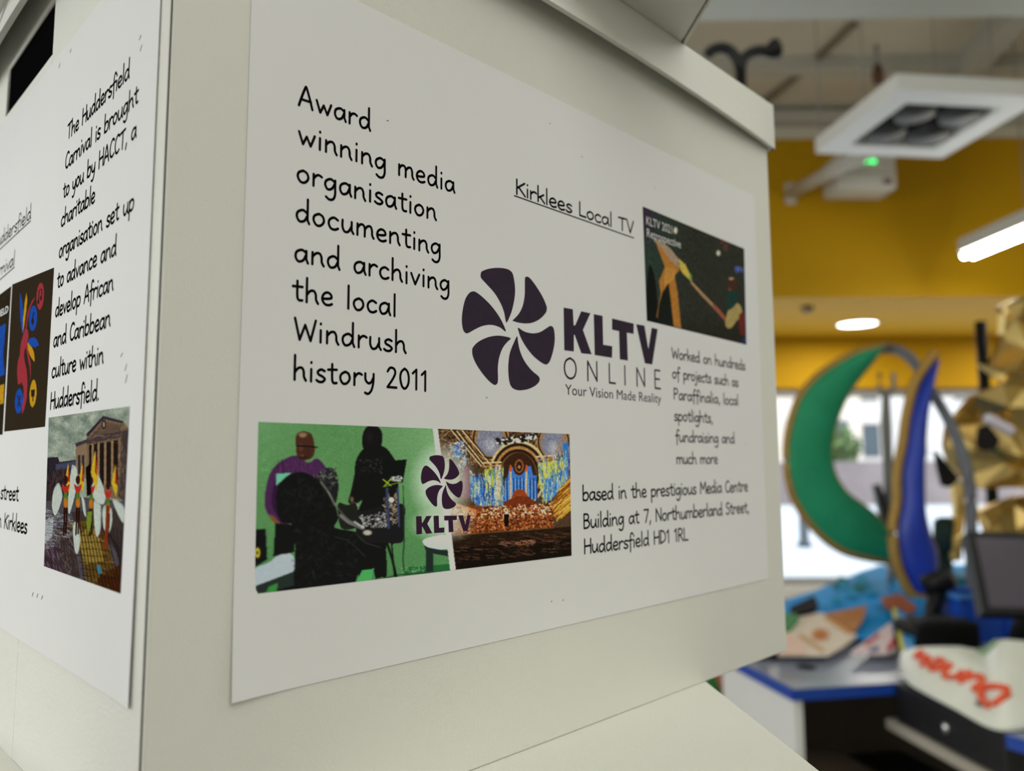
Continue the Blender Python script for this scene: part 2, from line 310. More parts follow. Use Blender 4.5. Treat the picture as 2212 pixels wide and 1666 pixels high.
GL = {
'a': (4.3, ["~3.4,3.3 2.2,4 .7,3.1 .4,1.4 1.2,.1 2.6,.7 3.4,2.6", "3.5,3.9 3.5,1.2 4,0"]),
'b': (4.2, [".5,7.6 .5,.1", "~.5,2.4 1.6,3.9 3.2,3.6 3.6,1.8 2.7,.2 1.3,.1 .5,.9"]),
'c': (3.7, ["~3.2,3.4 2,4 .7,3.1 .4,1.6 1.1,.2 2.3,0 3.3,.6"]),
'd': (4.4, ["~3.4,3.1 2.2,4 .7,3.1 .4,1.5 1.2,.1 2.6,.6 3.4,2.3", "3.5,7.8 3.5,1.1 4,-.1"]),
'e': (3.9, ["~.5,1.9 1.8,2 3.2,2.5 2.9,3.7 1.8,4.1 .7,3.2 .4,1.6 1.2,.2 2.4,0 3.4,.5"]),
'f': (3.1, ["~3.2,7 2.5,7.7 1.7,7.2 1.4,5.5 1.4,1 1.3,-2", ".1,3.8 2.9,4.1"]),
'g': (4.2, ["~3.3,3.3 2.1,4 .7,3.1 .4,1.6 1.2,.3 2.5,.9 3.4,2.8", "~3.5,3.9 3.5,1.5 3.5,-1 2.9,-2.6 1.7,-3 .7,-2.3"]),
'h': (4.3, [".5,7.7 .5,0", "~.5,2.3 1.5,3.7 2.6,3.9 3.2,2.8 3.3,1.2 3.9,0"]),
'i': (1.6, [".7,3.9 .7,0", ".68,5.9 .72,6.1"]),
'j': (2.1, ["~1.2,3.9 1.2,1 1.2,-1.6 .6,-2.8 -.4,-2.4", "1.15,5.9 1.2,6.1"]),
'k': (3.7, [".5,7.6 .5,0", "3,4 .6,1.9", "1.4,2.5 3.4,0"]),
'l': (1.6, [".7,7.7 .7,0"]),
'm': (6.2, [".5,3.9 .5,0", "~.5,2.4 1.3,3.7 2.3,3.9 2.9,2.8 2.9,0", "~2.9,2.4 3.8,3.7 4.8,3.9 5.3,2.7 5.4,1 5.9,0"]),
'n': (4.3, [".5,3.9 .5,0", "~.5,2.4 1.5,3.7 2.6,3.9 3.2,2.8 3.3,1.2 3.9,0"]),
'o': (4.1, ["~2,4 .7,3.1 .4,1.6 1.3,.1 2.6,.3 3.5,1.8 3.1,3.4 2,4"]),
'p': (4.2, [".5,3.9 .5,-3", "~.5,2.6 1.7,3.9 3.2,3.5 3.6,2 2.9,.4 1.5,.1 .5,.9"]),
'q': (4.2, ["~3.4,3.3 2.2,4 .7,3.1 .4,1.4 1.2,.1 2.6,.7 3.4,2.6", "3.5,3.9 3.5,-3"]),
'r': (3.2, [".5,3.9 .5,0", "~.5,2.3 1.2,3.5 2.1,4 3,3.6"]),
's': (3.3, ["~2.8,3.6 1.7,4 .7,3.3 .9,2.4 2.1,1.8 2.9,1 2.2,.1 1.1,0 .3,.5"]),
't': (3.2, ["~1.4,6.2 1.4,3 1.5,.9 2,.1 2.9,.2", ".1,4.3 2.9,4.5"]),
'u': (4.3, ["~.5,3.9 .5,1.6 1.2,.1 2.4,.4 3.3,2.2", "3.4,3.9 3.4,1 4,0"]),
'v': (3.7, [".3,3.9 1.8,.1 3.3,3.9"]),
'w': (5.4, [".3,3.9 1.5,.1 2.6,2.9 3.8,.1 5,3.9"]),
'x': (3.6, [".4,3.9 3.1,0", "3,3.9 .3,0"]),
'y': (3.9, ["~.5,3.9 .6,1.8 1.5,.7 2.5,1 3.3,2.6", "~3.4,3.9 3.3,1 2.7,-1.6 1.6,-2.9 .5,-2.6"]),
'z': (3.6, [".4,3.8 3.1,3.8 .4,.1 3.3,.1"]),
'A': (5.0, ["~.3,0 1.2,3.4 2.2,6.6 2.6,6.6 3.6,3.4 4.5,0", ".9,2.3 4,2.4"]),
'B': (4.4, [".6,7 .6,0", "~.6,7 2.6,6.8 3.4,5.5 2.6,4.1 .7,3.8", "~.7,3.8 3,3.6 3.9,1.9 2.8,.3 .6,0"]),
'C': (4.4, ["~4,6.1 2.8,7 1.3,6 .5,3.6 1,1 2.4,0 4,.8"]),
'D': (4.7, [".6,7 .6,0", "~.6,7 2.8,6.3 4.1,4 3.6,1.5 .6,0"]),
'H': (4.8, [".6,7 .6,0", "4.2,7 4.2,0", ".6,3.5 4.2,3.7"]),
'K': (4.4, [".6,7 .6,0", "3.9,6.3 .7,3", "1.4,3.6 4.1,.1"]),
'L': (3.9, [".6,7 .6,.1 3.6,.1"]),
'M': (6.0, [".5,0 .9,6.8 2.9,2.4 5.0,6.8 5.5,0"]),
'N': (5.0, [".6,0 .6,6.8 4.3,.2 4.3,7"]),
'P': (4.2, [".6,7 .6,0", "~.6,6.9 2.6,6.9 3.6,5.4 2.8,3.8 .7,3.2"]),
'R': (4.5, [".6,7 .6,0", "~.6,6.9 2.6,6.9 3.6,5.4 2.8,3.8 .7,3.3", "1.7,3.4 4.1,0"]),
'S': (4.0, ["~3.5,6.3 2.2,7 .8,6.1 .9,4.6 2.4,3.6 3.5,2.3 2.9,.5 1.5,0 .4,.8"]),
'T': (4.6, ["2.4,6.7 2.3,0", ".3,6.5 4.4,6.9"]),
'V': (4.5, [".4,7 2.2,.1 4.1,7"]),
'W': (6.6, [".4,6.8 1.8,.1 3.3,5 4.9,.1 6.3,6.8"]),
'0': (4.3, ["~2.1,7 .8,5.6 .5,3.3 1.2,.7 2.3,0 3.4,1.4 3.7,3.8 3.2,6 2.1,7"]),
'1': (3.0, [".4,5.6 1.8,7 1.8,0"]), '2': (4.2, ["~.5,5.6 1.4,6.9 2.8,6.7 3.3,5.3 2.4,3.1 .5,.2", ".5,.2 3.8,.2"]),
'7': (4.0, [".4,6.8 3.6,6.8 1.5,0"]), ',': (1.7, ["1,.6 .5,-1.3"]), '.': (1.6, [".7,.2 .75,.3"]), ' ': (3.0, []),
'O': (5.2, ["~2.6,7 1,5.9 .4,3.5 1,1 2.6,0 4.2,1 4.8,3.5 4.2,5.9 2.6,7"]), 'I': (1.6, [".8,7 .8,0"]), 'E': (3.6, ["3.2,7 .6,7 .6,0 3.3,0", ".6,3.6 2.9,3.6"]),
}
def pen(bm, F, pts, w, off):
    """a pen stroke of width w with round ends on face F"""
    P = [np.array(p, float) for p in pts]; h = w/2
    for p in P:
        bm.poly([F(p[0]+h*math.cos(k*math.pi/5), p[1]+h*math.sin(k*math.pi/5), off) for k in range(10)])
    for p, q in zip(P, P[1:]):
        d = q-p; L = np.hypot(*d)
        if L < 1e-7: continue
        nrm = np.array((-d[1], d[0]))/L*h
        bm.poly([F(*(p+nrm), off), F(*(p-nrm), off), F(*(q-nrm), off), F(*(q+nrm), off)])
def write(bm, F, text, s0, s1, z, u, w, off=.00036, track=0., jitter=.12):
    """one line of hand lettering from s0 to s1 on baseline z; u = metres per font unit"""
    tot = sum(GL[c][0]+track for c in text)-track-.6; k = (s1-s0)/tot; x = 0; zz = z if isinstance(z, tuple) else (z, z)
    for c in text:
        adv, strokes = GL[c]; jy = rng.normal()*jitter*.6
        for st in strokes:
            sm = st[0] == '~'; P = [tuple(map(float, q.split(','))) for q in st.lstrip('~').split()]
            if sm: P = smooth_pts(P, 5)
            base = zz[0]+(zz[1]-zz[0])*x/max(tot, 1)
            pen(bm, F, [(s0+(x+p[0]-.35)*k, base+(p[1]+jy)*u) for p in P], w, off)
        x += adv+track
def block(name, F, lines, u, w, parent, m=M_ink, label=None, **k):
    bm = MB()
    for t, s0, s1, z in lines: write(bm, F, t, s0/1000, s1/1000, z/1000, u/1000, w/1000, **k)
    o = bm.build(name, m, parent, recalc=False)
    if label: o['label'] = label
    return o
def flat(name, F, polys, m, parent, off=.00036, label=None):
    bm = MB()
    for P in polys: bm.poly([F(*p, off) for p in P])
    o = bm.build(name, m, parent, recalc=False)
    if label: o['label'] = label
    return o
# right sheet
b1 = [('Award', 37.1, 62.6, 209.5), ('winning media', 37.4, 98.2, 197.8), ('organisation', 37.2, 90, 186), ('documenting', 37.2, 92, 174.1),
      ('and archiving', 37.1, 96, 162), ('the local', 36.8, 73.5, 150.3), ('Windrush', 37.4, 77.6, 138.7), ('history 2011', 37.6, 86.6, 126.9)]
block('lettering', RF, b1, .93, .84, sr, track=.5)
block('lettering', RF, [('Kirklees Local TV', 129.1, 204.2, 205.1)], .83, .84, sr)
flat('underline', RF, [[(.1279, .2039), (.1279, .2044), (.2043, .2036), (.2043, .2031)]], M_ink, sr)
block('lettering', RF, [('Worked on hundreds', 232.2, 301.6, 151.4), ('of projects such as', 232.4, 293.6, 142), ('Paraffinalia, local', 233.1, 293, 132.1), ('spotlights,', 233.1, 267, 122.1),
      ('fundraising and', 233.8, 287.8, 112.3), ('much more', 234, 270.5, 102)], .72, .72, sr)
block('lettering', RF, [('based in the prestigious Media Centre', 166.1, 299.8, 87.6), ('Building at 7, Northumberland Street,', 166.3, 300.2, 76.6), ('Huddersfield HD1 1RL', 166.5, 241.8, 66.6)], .80, .80, sr)
def z6(x, y): return on_right(980+x/4.6083, 540+y/4.6083)
PET = ["265,235 275,215 340,190 430,180 520,190 570,220 590,270 605,380 600,480 575,600 545,680 520,725 508,690 495,620 460,530 400,430 320,340 270,285 262,260",
 "703,285 710,272 728,268 760,290 820,370 880,470 918,560 920,600 905,635 850,690 780,725 710,733 640,725 585,708 583,700 640,640 680,560 700,460 702,360",
 "635,775 700,815 780,832 850,820 910,785 945,762 970,760 990,785 1000,860 995,950 975,1040 950,1110 925,1138 900,1140 850,1110 780,1050 710,960 660,870 640,810",
 "625,860 590,930 555,1020 540,1110 537,1210 548,1310 570,1365 610,1392 665,1398 740,1385 810,1350 845,1310 850,1285 835,1255 770,1200 700,1110 655,1010 635,920",
 "562,882 500,862 420,855 330,872 240,915 190,965 178,1000 185,1060 220,1140 280,1230 340,1300 385,1338 410,1345 430,1325 435,1280 433,1180 445,1080 480,980 530,915",
 "510,815 460,775 390,750 330,748 260,765 190,800 140,828 115,830 92,805 80,760 75,690 85,590 110,490 150,430 185,415 215,422 280,470 370,560 450,670 500,770"]
LET = ["1088,575 1180,592 1188,752 1203,752 1263,612 1355,632 1280,798 1367,1040 1265,1030 1198,845 1190,845 1190,1012 1095,1000",
 "1388,640 1476,658 1482,945 1573,960 1570,1075 1398,1047", "1570,683 1787,735 1785,838 1718,825 1728,1103 1648,1090 1640,810 1570,795",
 "1810,740 1893,755 1932,990 1965,775 2025,790 1970,1142 1898,1130"]
PP = lambda s: [tuple(map(float, q.split(','))) for q in s.split()]
flat('petal_logo', RF, [[z6(*p) for p in smooth_pts(PP(s), 3, True)] for s in PET], M_plum, sr)
flat('logo_letters', RF, [[z6(*p) for p in PP(s)] for s in LET], M_plum, sr)
b = MB()
ON = [("O", (1097, 1213), 1080, 1275), ("N", (1330, 1420), 1110, 1300), ("L", (1545, 1603), 1145, 1328), ("I", (1700, 1712), 1170, 1340), ("N", (1820, 1895), 1190, 1362), ("E", (2000, 2052), 1220, 1385)]
for ch, (xa, xb), yt, yb in ON:
    sa, zb0 = z6(xa, yb); sb, _ = z6(xb, yb)
    adv, st = GL[ch]; ks = (sb-sa)/max(.01, (max(p[0] for q in st for p in PP(q.lstrip('~')))-min(p[0] for q in st for p in PP(q.lstrip('~')))))
    x0 = min(p[0] for q in st for p in PP(q.lstrip('~')))
    if ch == 'I': ks = .0
    for q in st:
        P = PP(q.lstrip('~')); P = smooth_pts(P, 6) if q[0] == '~' else P
        pen(b, RF, [(sa+(p[0]-x0)*ks, .1363+p[1]*.00118) for p in P], .00085, .00036)
b.build('logo_letters', M_plum, sr, recalc=False)
def type_mesh(name, F, text, s0, s1, z, h, m, parent, off=.00037, bold=0.):
    """printed sans-serif type: the built-in font's outlines set between s0 and s1"""
    cu = bpy.data.curves.new('type', 'FONT'); cu.body = text; cu.size = 1.0; cu.offset = bold; cu.resolution_u = 3
    o = bpy.data.objects.new('type', cu); COL.objects.link(o); dg = bpy.context.evaluated_depsgraph_get(); dg.update()
    me = bpy.data.meshes.new_from_object(o.evaluated_get(dg)); bpy.data.objects.remove(o); bpy.data.curves.remove(cu)
    me.name = name; n = len(me.vertices); co = np.zeros(n*3); me.vertices.foreach_get('co', co); co = co.reshape(-1, 3)
    x0, x1 = co[:, 0].min(), co[:, 0].max(); k = (s1-s0)/(x1-x0)
    for i, v in enumerate(me.vertices): v.co = F(s0+(co[i, 0]-x0)*k, z+co[i, 1]*h, off)
    me.materials.clear()
    return link(name, me, m, parent)
type_mesh('logo_letters', RF, 'Your Vision Made Reality', .1561, .2226, .1297, .0060, M_plum, sr)

# printed photographs: painted pixel by pixel into a fine grid of coloured vertices
def homog(src, dst):
    Aq = []
    for (x, y), (u, v) in zip(src, dst):
        Aq.append([x, y, 1, 0, 0, 0, -u*x, -u*y, -u]); Aq.append([0, 0, 0, x, y, 1, -v*x, -v*y, -v])
    return np.linalg.svd(np.array(Aq, float))[2][-1].reshape(3, 3)
def happ(Hm, x, y):
    q = Hm @ np.array([x, y, np.ones_like(x)]); return q[0]/q[2], q[1]/q[2]
PM = bpy.data.materials.new('printed_photo_ink'); PM.use_nodes = True
_n = PM.node_tree.nodes.new('ShaderNodeVertexColor'); _n.layer_name = 'print'; _b = PM.node_tree.nodes['Principled BSDF']; _b.inputs['Roughness'].default_value = .6; _b.inputs['Specular IOR Level'].default_value = 0.
PM.node_tree.links.new(_n.outputs[0], _b.inputs['Base Color'])
class Pic:
    def __init__(s, corners, nx, ny, bg):
        s.c = corners; s.nx, s.ny = nx, ny; uv = [(0, 0), (1, 0), (1, 1), (0, 1)]
        s.to_uv = homog(corners, uv); inv = homog(uv, corners)
        U, V = np.meshgrid((np.arange(nx))/(nx-1), (np.arange(ny))/(ny-1)); s.U, s.V = U, V
        x, y = happ(inv, U.ravel(), V.ravel()); s.X, s.Y = x.reshape(ny, nx), y.reshape(ny, nx)
        s.img = np.zeros((ny, nx, 3)); s.img[:] = bg
    def paint(s, mask, col, a=1.):
        mk = (mask*a)[..., None] if mask.dtype != bool else (mask.astype(float)*a)[..., None]
        s.img = s.img*(1-mk)+np.array(col, float)*mk
    def inside(s, pts):
        x, y = s.X, s.Y; m = np.zeros(x.shape, bool); n = len(pts)
        for i in range(n):
            (x1, y1), (x2, y2) = pts[i], pts[(i+1) % n]
            if y1 == y2: continue
            c = ((y1 > y) != (y2 > y)) & (x < (x2-x1)*(y-y1)/(y2-y1)+x1); m ^= c
        return m
    def poly(s, col, pts, a=1.):
        if isinstance(pts, str): pts = PP(pts)
        s.paint(s.inside(pts), col, a)
    def blob(s, col, pts, a=1.): s.poly(col, [tuple(p) for p in smooth_pts(PP(pts), 4, True)], a)
    def ell(s, col, cx, cy, rx, ry, a=1., soft=0., rot=0.):
        dx, dy = s.X-cx, s.Y-cy; c, q = math.cos(rot), math.sin(rot)
        d = np.sqrt(((dx*c+dy*q)/rx)**2+((-dx*q+dy*c)/ry)**2)
        s.paint(np.clip((1-d)/max(soft, .02), 0, 1), col, a)
    def line(s, col, pts, w, a=1.):
        if isinstance(pts, str): pts = PP(pts)
        d = np.full(s.X.shape, 1e9)
        for (x1, y1), (x2, y2) in zip(pts, pts[1:]):
            L2 = (x2-x1)**2+(y2-y1)**2+1e-9; t = np.clip(((s.X-x1)*(x2-x1)+(s.Y-y1)*(y2-y1))/L2, 0, 1)
            d = np.minimum(d, np.hypot(s.X-x1-t*(x2-x1), s.Y-y1-t*(y2-y1)))
        s.paint(np.clip((w/2-d)/max(w*.25, 1)+.5, 0, 1), col, a)
    def noise(s, amp, cell=1, mask=None):
        q = rng.normal(size=((s.ny+cell-1)//cell, (s.nx+cell-1)//cell, 1)); q = np.repeat(np.repeat(q, cell, 0), cell, 1)[:s.ny, :s.nx]
        if mask is None: mask = np.ones(s.X.shape)
        s.img = np.clip(s.img*(1+amp*q*mask[..., None])+amp*8*q*mask[..., None], 0, 255)
    def speck(s, cols, pts, n, w, l, a=.8, ang=None):
        """n short strokes of the given colours inside a polygon"""
        idx = np.argwhere(s.inside(PP(pts)))
        for i in idx[rng.integers(0, len(idx), n)]:
            x, y = s.X[i[0], i[1]], s.Y[i[0], i[1]]; t = (rng.random()*math.pi if ang is None else ang+rng.normal()*.12); L = l*(.5+rng.random())
            c = cols[rng.integers(len(cols))]; r = int(max(2, 3+L/ (abs(s.X[0, 1]-s.X[0, 0])+1e-6)))
            j0, j1, i0, i1 = max(0, i[0]-r*2), i[0]+r*2+1, max(0, i[1]-r*2), i[1]+r*2+1
            X, Y = s.X[j0:j1, i0:i1]-x, s.Y[j0:j1, i0:i1]-y
            al = X*math.cos(t)+Y*math.sin(t); pe = -X*math.sin(t)+Y*math.cos(t)
            m = ((np.abs(al) < L/2) & (np.abs(pe) < w/2))[..., None]*a
            s.img[j0:j1, i0:i1] = s.img[j0:j1, i0:i1]*(1-m)+np.array(c, float)*m
    def blur(s, k=1):
        for _ in range(k):
            q = np.pad(s.img, ((1, 1), (1, 1), (0, 0)), 'edge'); s.img = (q[:-2, 1:-1]+q[2:, 1:-1]+q[1:-1, :-2]+q[1:-1, 2:]+4*q[1:-1, 1:-1])/8
    def contrast(s, k, mid=105): s.img = np.clip((s.img-mid)*k+mid*.93, 0, 255)
    def build(s, name, F, plane, parent, gain, off=.00036):
        """plane: maps a corner's pixel to (s,z) on the face"""
        Hp = homog([(0, 0), (1, 0), (1, 1), (0, 1)], [plane(*c) for c in s.c])
        a, z = happ(Hp, s.U.ravel(), s.V.ravel()); me = bpy.data.meshes.new(name)
        o3 = np.array([F(p, q, off) for p, q in zip(a, z)]); nx, ny = s.nx, s.ny
        k = (np.arange(ny-1)[:, None]*nx+np.arange(nx-1)).ravel(); fc = np.stack([k, k+1, k+nx+1, k+nx], 1)
        me.from_pydata(o3.tolist(), [], fc.tolist())
        ca = me.color_attributes.new('print', 'FLOAT_COLOR', 'POINT')
        rgba = np.ones((nx*ny, 4)); rgba[:, :3] = np.clip(lin(np.clip(s.img, 0, 255)).reshape(-1, 3)*gain, .004, .86)
        ca.data.foreach_set('color', rgba.ravel())
        return link(name, me, PM, parent)
    def plane_of(s, plane):
        Hp = homog(s.c, [plane(*c) for c in s.c])
        def f(x, y):
            q = Hp @ np.array([x, y, 1.]); return q[0]/q[2], q[1]/q[2]
        return f
GAIN_R, GAIN_L = 1.45, .95
# --- studio and concert hall photograph
def z5(x, y): return on_right(540+x/3.0722, 880+y/3.0722)
p = Pic([(52, 97), (2117, 178), (2130, 985), (25, 1240)], 560, 310, (92, 142, 90))
p.paint(np.clip((p.X-700)/600, 0, 1)*np.clip((900-p.Y)/700, 0, 1), (132, 178, 132), .8)
p.paint(np.clip((420-p.X)/380, 0, 1)*np.clip((500-p.Y)/400, 0, 1), (112, 162, 114), .7)
p.paint(np.clip((p.Y-700)/500, 0, 1), (70, 128, 78), .7)
p.noise(.02, 3)
def hall():
    q = "1240,130 2140,170 2140,1000 1365,1090"
    p.poly((78, 58, 42), q)
    mk = p.inside(PP(q)).astype(float)
    GOLD, DK, CRM = (176, 128, 76), (44, 30, 22), (214, 186, 140)
    p.speck([GOLD, (118, 86, 56), DK, (170, 140, 100), (86, 66, 48), DK], "1240,130 2140,170 2140,420 1900,420 1700,380 1560,420 1300,330", 900, 7, 40)
    for cx, cy, rx, ry in ((1590, 210, 105, 120), (2010, 230, 95, 110)):
        p.ell(GOLD, cx, cy, rx*1.22, ry*1.22); p.ell(DK, cx, cy, rx*1.12, ry*1.12); p.ell((150, 118, 84), cx, cy, rx*1.02, ry*1.02); p.ell((128, 130, 150), cx, cy+10, rx*.86, ry*.86); p.ell((176, 178, 190), cx, cy+40, rx*.5, ry*.5, .8, .6)
    for k, r in enumerate((200, 182, 164, 146, 128)):
        p.ell((CRM, DK, GOLD, DK, (120, 84, 52))[k], 1775, 440, r*.98, r*1.12)
    p.ell((58, 36, 24), 1778, 450, 118, 150)
    for x0, y0, x1, y1 in ((1370, 160, 1560, 400), (1400, 150, 1590, 380), (1330, 150, 1530, 390)):
        p.line(CRM, [(x0, y0), (x1, y1)], 9); p.line(DK, [(x0+14, y0), (x1+14, y1)], 6)
    for x0, y0, x1, y1 in ((2080, 180, 2010, 340), (2100, 200, 2040, 340)): p.line(GOLD, [(x0, y0), (x1, y1)], 8)
    p.line(CRM, "1540,370 1660,365", 12); p.line(GOLD, "1540,395 1660,385", 12); p.line(CRM, "1895,330 2030,318", 12); p.line(GOLD, "1895,352 2030,338", 9)
    p.speck([(30, 26, 26), (226, 220, 210), (30, 26, 26)], "1625,215 1905,175 1905,215 1625,245", 130, 13, 22, .9)
    # coloured light on the walls and organ
    p.poly((58, 108, 186), "1455,460 1680,470 1680,650 1540,680 1455,600"); p.poly((168, 182, 62), "1550,410 1660,400 1660,520 1560,540")
    p.poly((120, 150, 120), "1610,400 1680,400 1670,660 1620,660"); p.poly((196, 172, 140), "1625,380 1660,380 1655,660 1625,660")
    p.poly((196, 200, 70), "1905,370 2090,350 2070,470 1960,540 1915,540"); p.poly((70, 132, 214), "1950,480 2110,400 2110,480 1990,620 1940,620"); p.poly((54, 118, 206), "2070,240 2110,230 2110,420 2080,430")
    p.poly((60, 112, 200), "1690,470 1900,450 1905,610 1680,640"); p.poly((66, 120, 210), "1715,400 1860,390 1880,480 1700,500")
    for x in range(1690, 1905, 22):
        p.line((136, 182, 236), [(x, 470+abs(x-1795)*.2), (x+2, 620)], 6, .8); p.line((22, 40, 92), [(x+11, 470), (x+12, 620)], 6, .8)
    for x in (1725, 1830): p.line((226, 186, 150), [(x, 400), (x, 620)], 12); p.line((200, 90, 40), [(x, 390), (x, 420)], 16)
    p.ell((60, 34, 24), 1782, 390, 42, 62); p.ell((150, 90, 50), 1782, 390, 30, 46); p.ell((50, 30, 22), 1782, 392, 20, 34); p.ell((186, 130, 90), 1782, 396, 9, 12)
    p.speck([(90, 150, 230), (28, 52, 120), (200, 214, 230), (214, 220, 110)], "1455,460 1680,410 1680,650 1540,680 1455,600", 260, 5, 46, .7, 1.5)
    p.speck([(220, 228, 90), (80, 140, 224), (40, 60, 110), (230, 236, 210)], "1905,370 2100,300 2100,480 1990,620 1930,620", 240, 5, 46, .7, 1.5)
    p.ell((150, 66, 30), 1785, 605, 52, 62); p.ell((236, 170, 96), 1785, 612, 24, 28, 1, .5)
    p.poly((116, 50, 26), "1680,630 1760,590 1840,590 1905,640 1905,690 1680,700")
    p.poly((150, 84, 30), "2120,450 2130,690 1990,720 1985,650"); p.speck([(226, 156, 52), (110, 56, 20), (240, 190, 90)], "2115,470 2130,690 1995,715 1990,660", 130, 6, 110, .8, 2.45)
    p.poly((120, 62, 34), "1300,640 2010,690 2010,800 1330,850 1325,800"); p.poly((206, 130, 84), "1310,620 1500,680 1490,740 1330,720")
    p.speck([(206, 160, 120), (216, 116, 40), (70, 30, 18), (52, 24, 14), (176, 76, 28), (96, 44, 22)], "1500,700 1560,660 2000,640 2010,800 1340,840 1400,760", 1500, 7, 14, .8)
    p.speck([(244, 226, 204), (236, 190, 140)], "1530,690 1580,660 2000,640 2005,720 1500,740", 130, 7, 13, .9)
    p.speck([(214, 160, 120), (120, 60, 40), (240, 200, 170)], "1290,640 1480,690 1480,740 1330,760", 160, 7, 30, .8)
    p.poly((236, 230, 220), "1690,690 1706,690 1706,730 1690,730"); p.poly((24, 16, 12), "1680,710 1715,710 1710,790 1684,790")
    p.poly((40, 28, 20), "1335,845 2140,790 2140,1000 1360,1090"); p.poly((26, 20, 16), "1345,940 2140,870 2140,1000 1365,1090")
    p.line((104, 70, 40), "1340,850 2010,800", 8); p.speck([(70, 48, 32), (110, 80, 60), (24, 16, 12), (90, 50, 34)], "1360,860 2120,820 2120,950 1370,1040", 260, 5, 34, .7, .05)
    p.speck([(150, 104, 78), (90, 60, 46)], "1660,890 1880,880 1880,920 1660,925", 60, 6, 24, .8, .1)
    p.poly((40, 84, 170), "1340,280 1380,230 1400,330 1360,340"); p.speck([(120, 160, 220), (226, 214, 206), (60, 60, 90)], "1320,250 1420,220 1470,440 1420,470 1350,330", 90, 8, 26, .8)
    p.poly((110, 60, 76), "1410,400 1450,400 1455,600 1405,610"); p.noise(.08, 1, mk); p.noise(.08, 2, mk)
hall()
DK = (24, 25, 24)
# left man
p.blob((74, 40, 82), "300,320 200,360 140,420 110,500 92,620 110,700 160,760 230,790 330,700 480,600 540,480 500,400 440,340 380,370")
p.blob((52, 26, 60), "170,470 250,450 300,560 280,740 200,740 140,640")
p.speck([(96, 56, 104), (48, 26, 56)], "180,380 300,350 470,390 300,450 170,440", 90, 5, 50, .6, 1.5)
p.poly((110, 190, 160), "170,440 270,436 170,520")
p.blob((72, 44, 34), "300,240 306,180 350,160 400,175 420,230 424,300 400,340 350,350 310,330"); p.ell((158, 128, 96), 345, 185, 34, 22, .9, .6); p.ell((112, 60, 48), 335, 265, 20, 34, .8, .6); p.line((20, 16, 16), "305,256 410,262 440,266", 9)
p.ell((178, 110, 60), 345, 322, 14, 10, .6, .6)
p.blob((120, 80, 50), "120,720 150,720 210,790 180,790")
p.poly(DK, "165,770 300,780 290,960 150,990")
# right man
p.blob((26, 24, 26), "770,130 830,122 868,160 872,220 860,270 800,300 750,280 740,200")
p.blob(DK, "760,270 700,350 690,440 665,560 650,630 690,650 740,620 700,760 720,1150 780,1150 800,1060 900,1130 900,900 960,880 980,420 950,340 880,260")
p.ell((46, 34, 32), 790, 200, 34, 50, .5, .8); p.ell((130, 100, 70), 672, 612, 16, 26, .9, .6)
p.speck([(60, 64, 70), (96, 100, 104)], "720,350 880,330 880,440 720,440", 50, 4, 16, .5)
# monitor on a stand, mixer
p.poly((22, 24, 24), "880,360 1036,346 1010,500 880,520"); p.speck([(210, 214, 216)], "930,462 1005,458 1005,488 930,492", 60, 5, 14, .8); p.line((170, 200, 40), "880,480 930,520", 8); p.line((170, 200, 40), "930,476 885,526", 7); p.line((120, 150, 40), "880,528 1000,494", 6)
p.blob((30, 30, 32), "700,700 740,690 1000,640 1020,760 1010,890 900,900 720,880")
p.speck([(190, 190, 190), (110, 110, 116), (30, 30, 34), (226, 226, 226)], "725,720 900,700 920,790 740,800", 150, 6, 20, .8)
p.speck([(200, 170, 130), (150, 140, 130), (40, 40, 60)], "880,600 980,560 980,770 890,790", 110, 6, 22, .8)
p.line((58, 66, 100), "905,540 915,800", 18); p.line((58, 66, 100), "975,540 985,790", 14); p.ell((230, 224, 214), 934, 615, 18, 18); p.ell((150, 160, 160), 690, 650, 34, 22, .9, .5)
p.blob((34, 34, 32), "580,640 640,650 700,640 720,760 700,800 600,800"); p.ell((186, 180, 168), 775, 832, 36, 22, 1, .4)
p.line((150, 150, 150), "600,720 650,760 740,800", 26, .7); p.line((200, 214, 206), "690,760 750,800", 14, .7)
# camera operator in the foreground
p.blob((24, 25, 25), "170,640 180,530 240,460 320,430 400,450 470,500 520,580 560,650 580,740 560,800 700,830 720,900 700,1150 560,1180 200,1230 170,1215 280,1090 290,800 200,760")
p.blob((34, 33, 36), "430,470 480,420 530,400 570,440 582,540 560,640 520,560")
p.speck([(96, 100, 100), (50, 50, 52), (140, 146, 140)], "400,440 560,400 575,480 530,560 470,500", 70, 7, 20, .6)
p.line((120, 118, 112), "470,500 520,570 560,650", 16, .7); p.line((90, 90, 90), "560,650 640,740 720,800", 14, .6)
p.poly(DK, "690,900 900,900 890,1120 830,1140 810,1060 780,1150 730,1150")
p.poly(DK, "30,810 100,805 110,1010 30,1060"); p.ell((206, 190, 60), 46, 965, 20, 40, 1, .3); p.ell((40, 40, 30), 44, 965, 8, 16, 1, .3)
p.blob((176, 190, 204), "25,1075 120,1030 190,980 280,980 285,1090 180,1130 25,1190"); p.poly((40, 50, 46), "20,1190 180,1130 285,1090 290,1180 170,1215 25,1240"); p.poly((58, 138, 66), "120,1190 180,1165 175,1220 100,1235")
p.line(DK, "905,900 940,1010 965,1120", 16); p.line(DK, "935,900 955,1120", 10); p.line((40, 60, 46), "1020,880 1010,1000 1020,1110", 8); p.line((40, 60, 46), "1012,520 1020,880", 6)
p.poly((76, 170, 96), "700,1160 740,1080 820,1070 800,1150"); p.poly((40, 100, 54), "1050,1060 1325,1040 1325,1085 1000,1115")
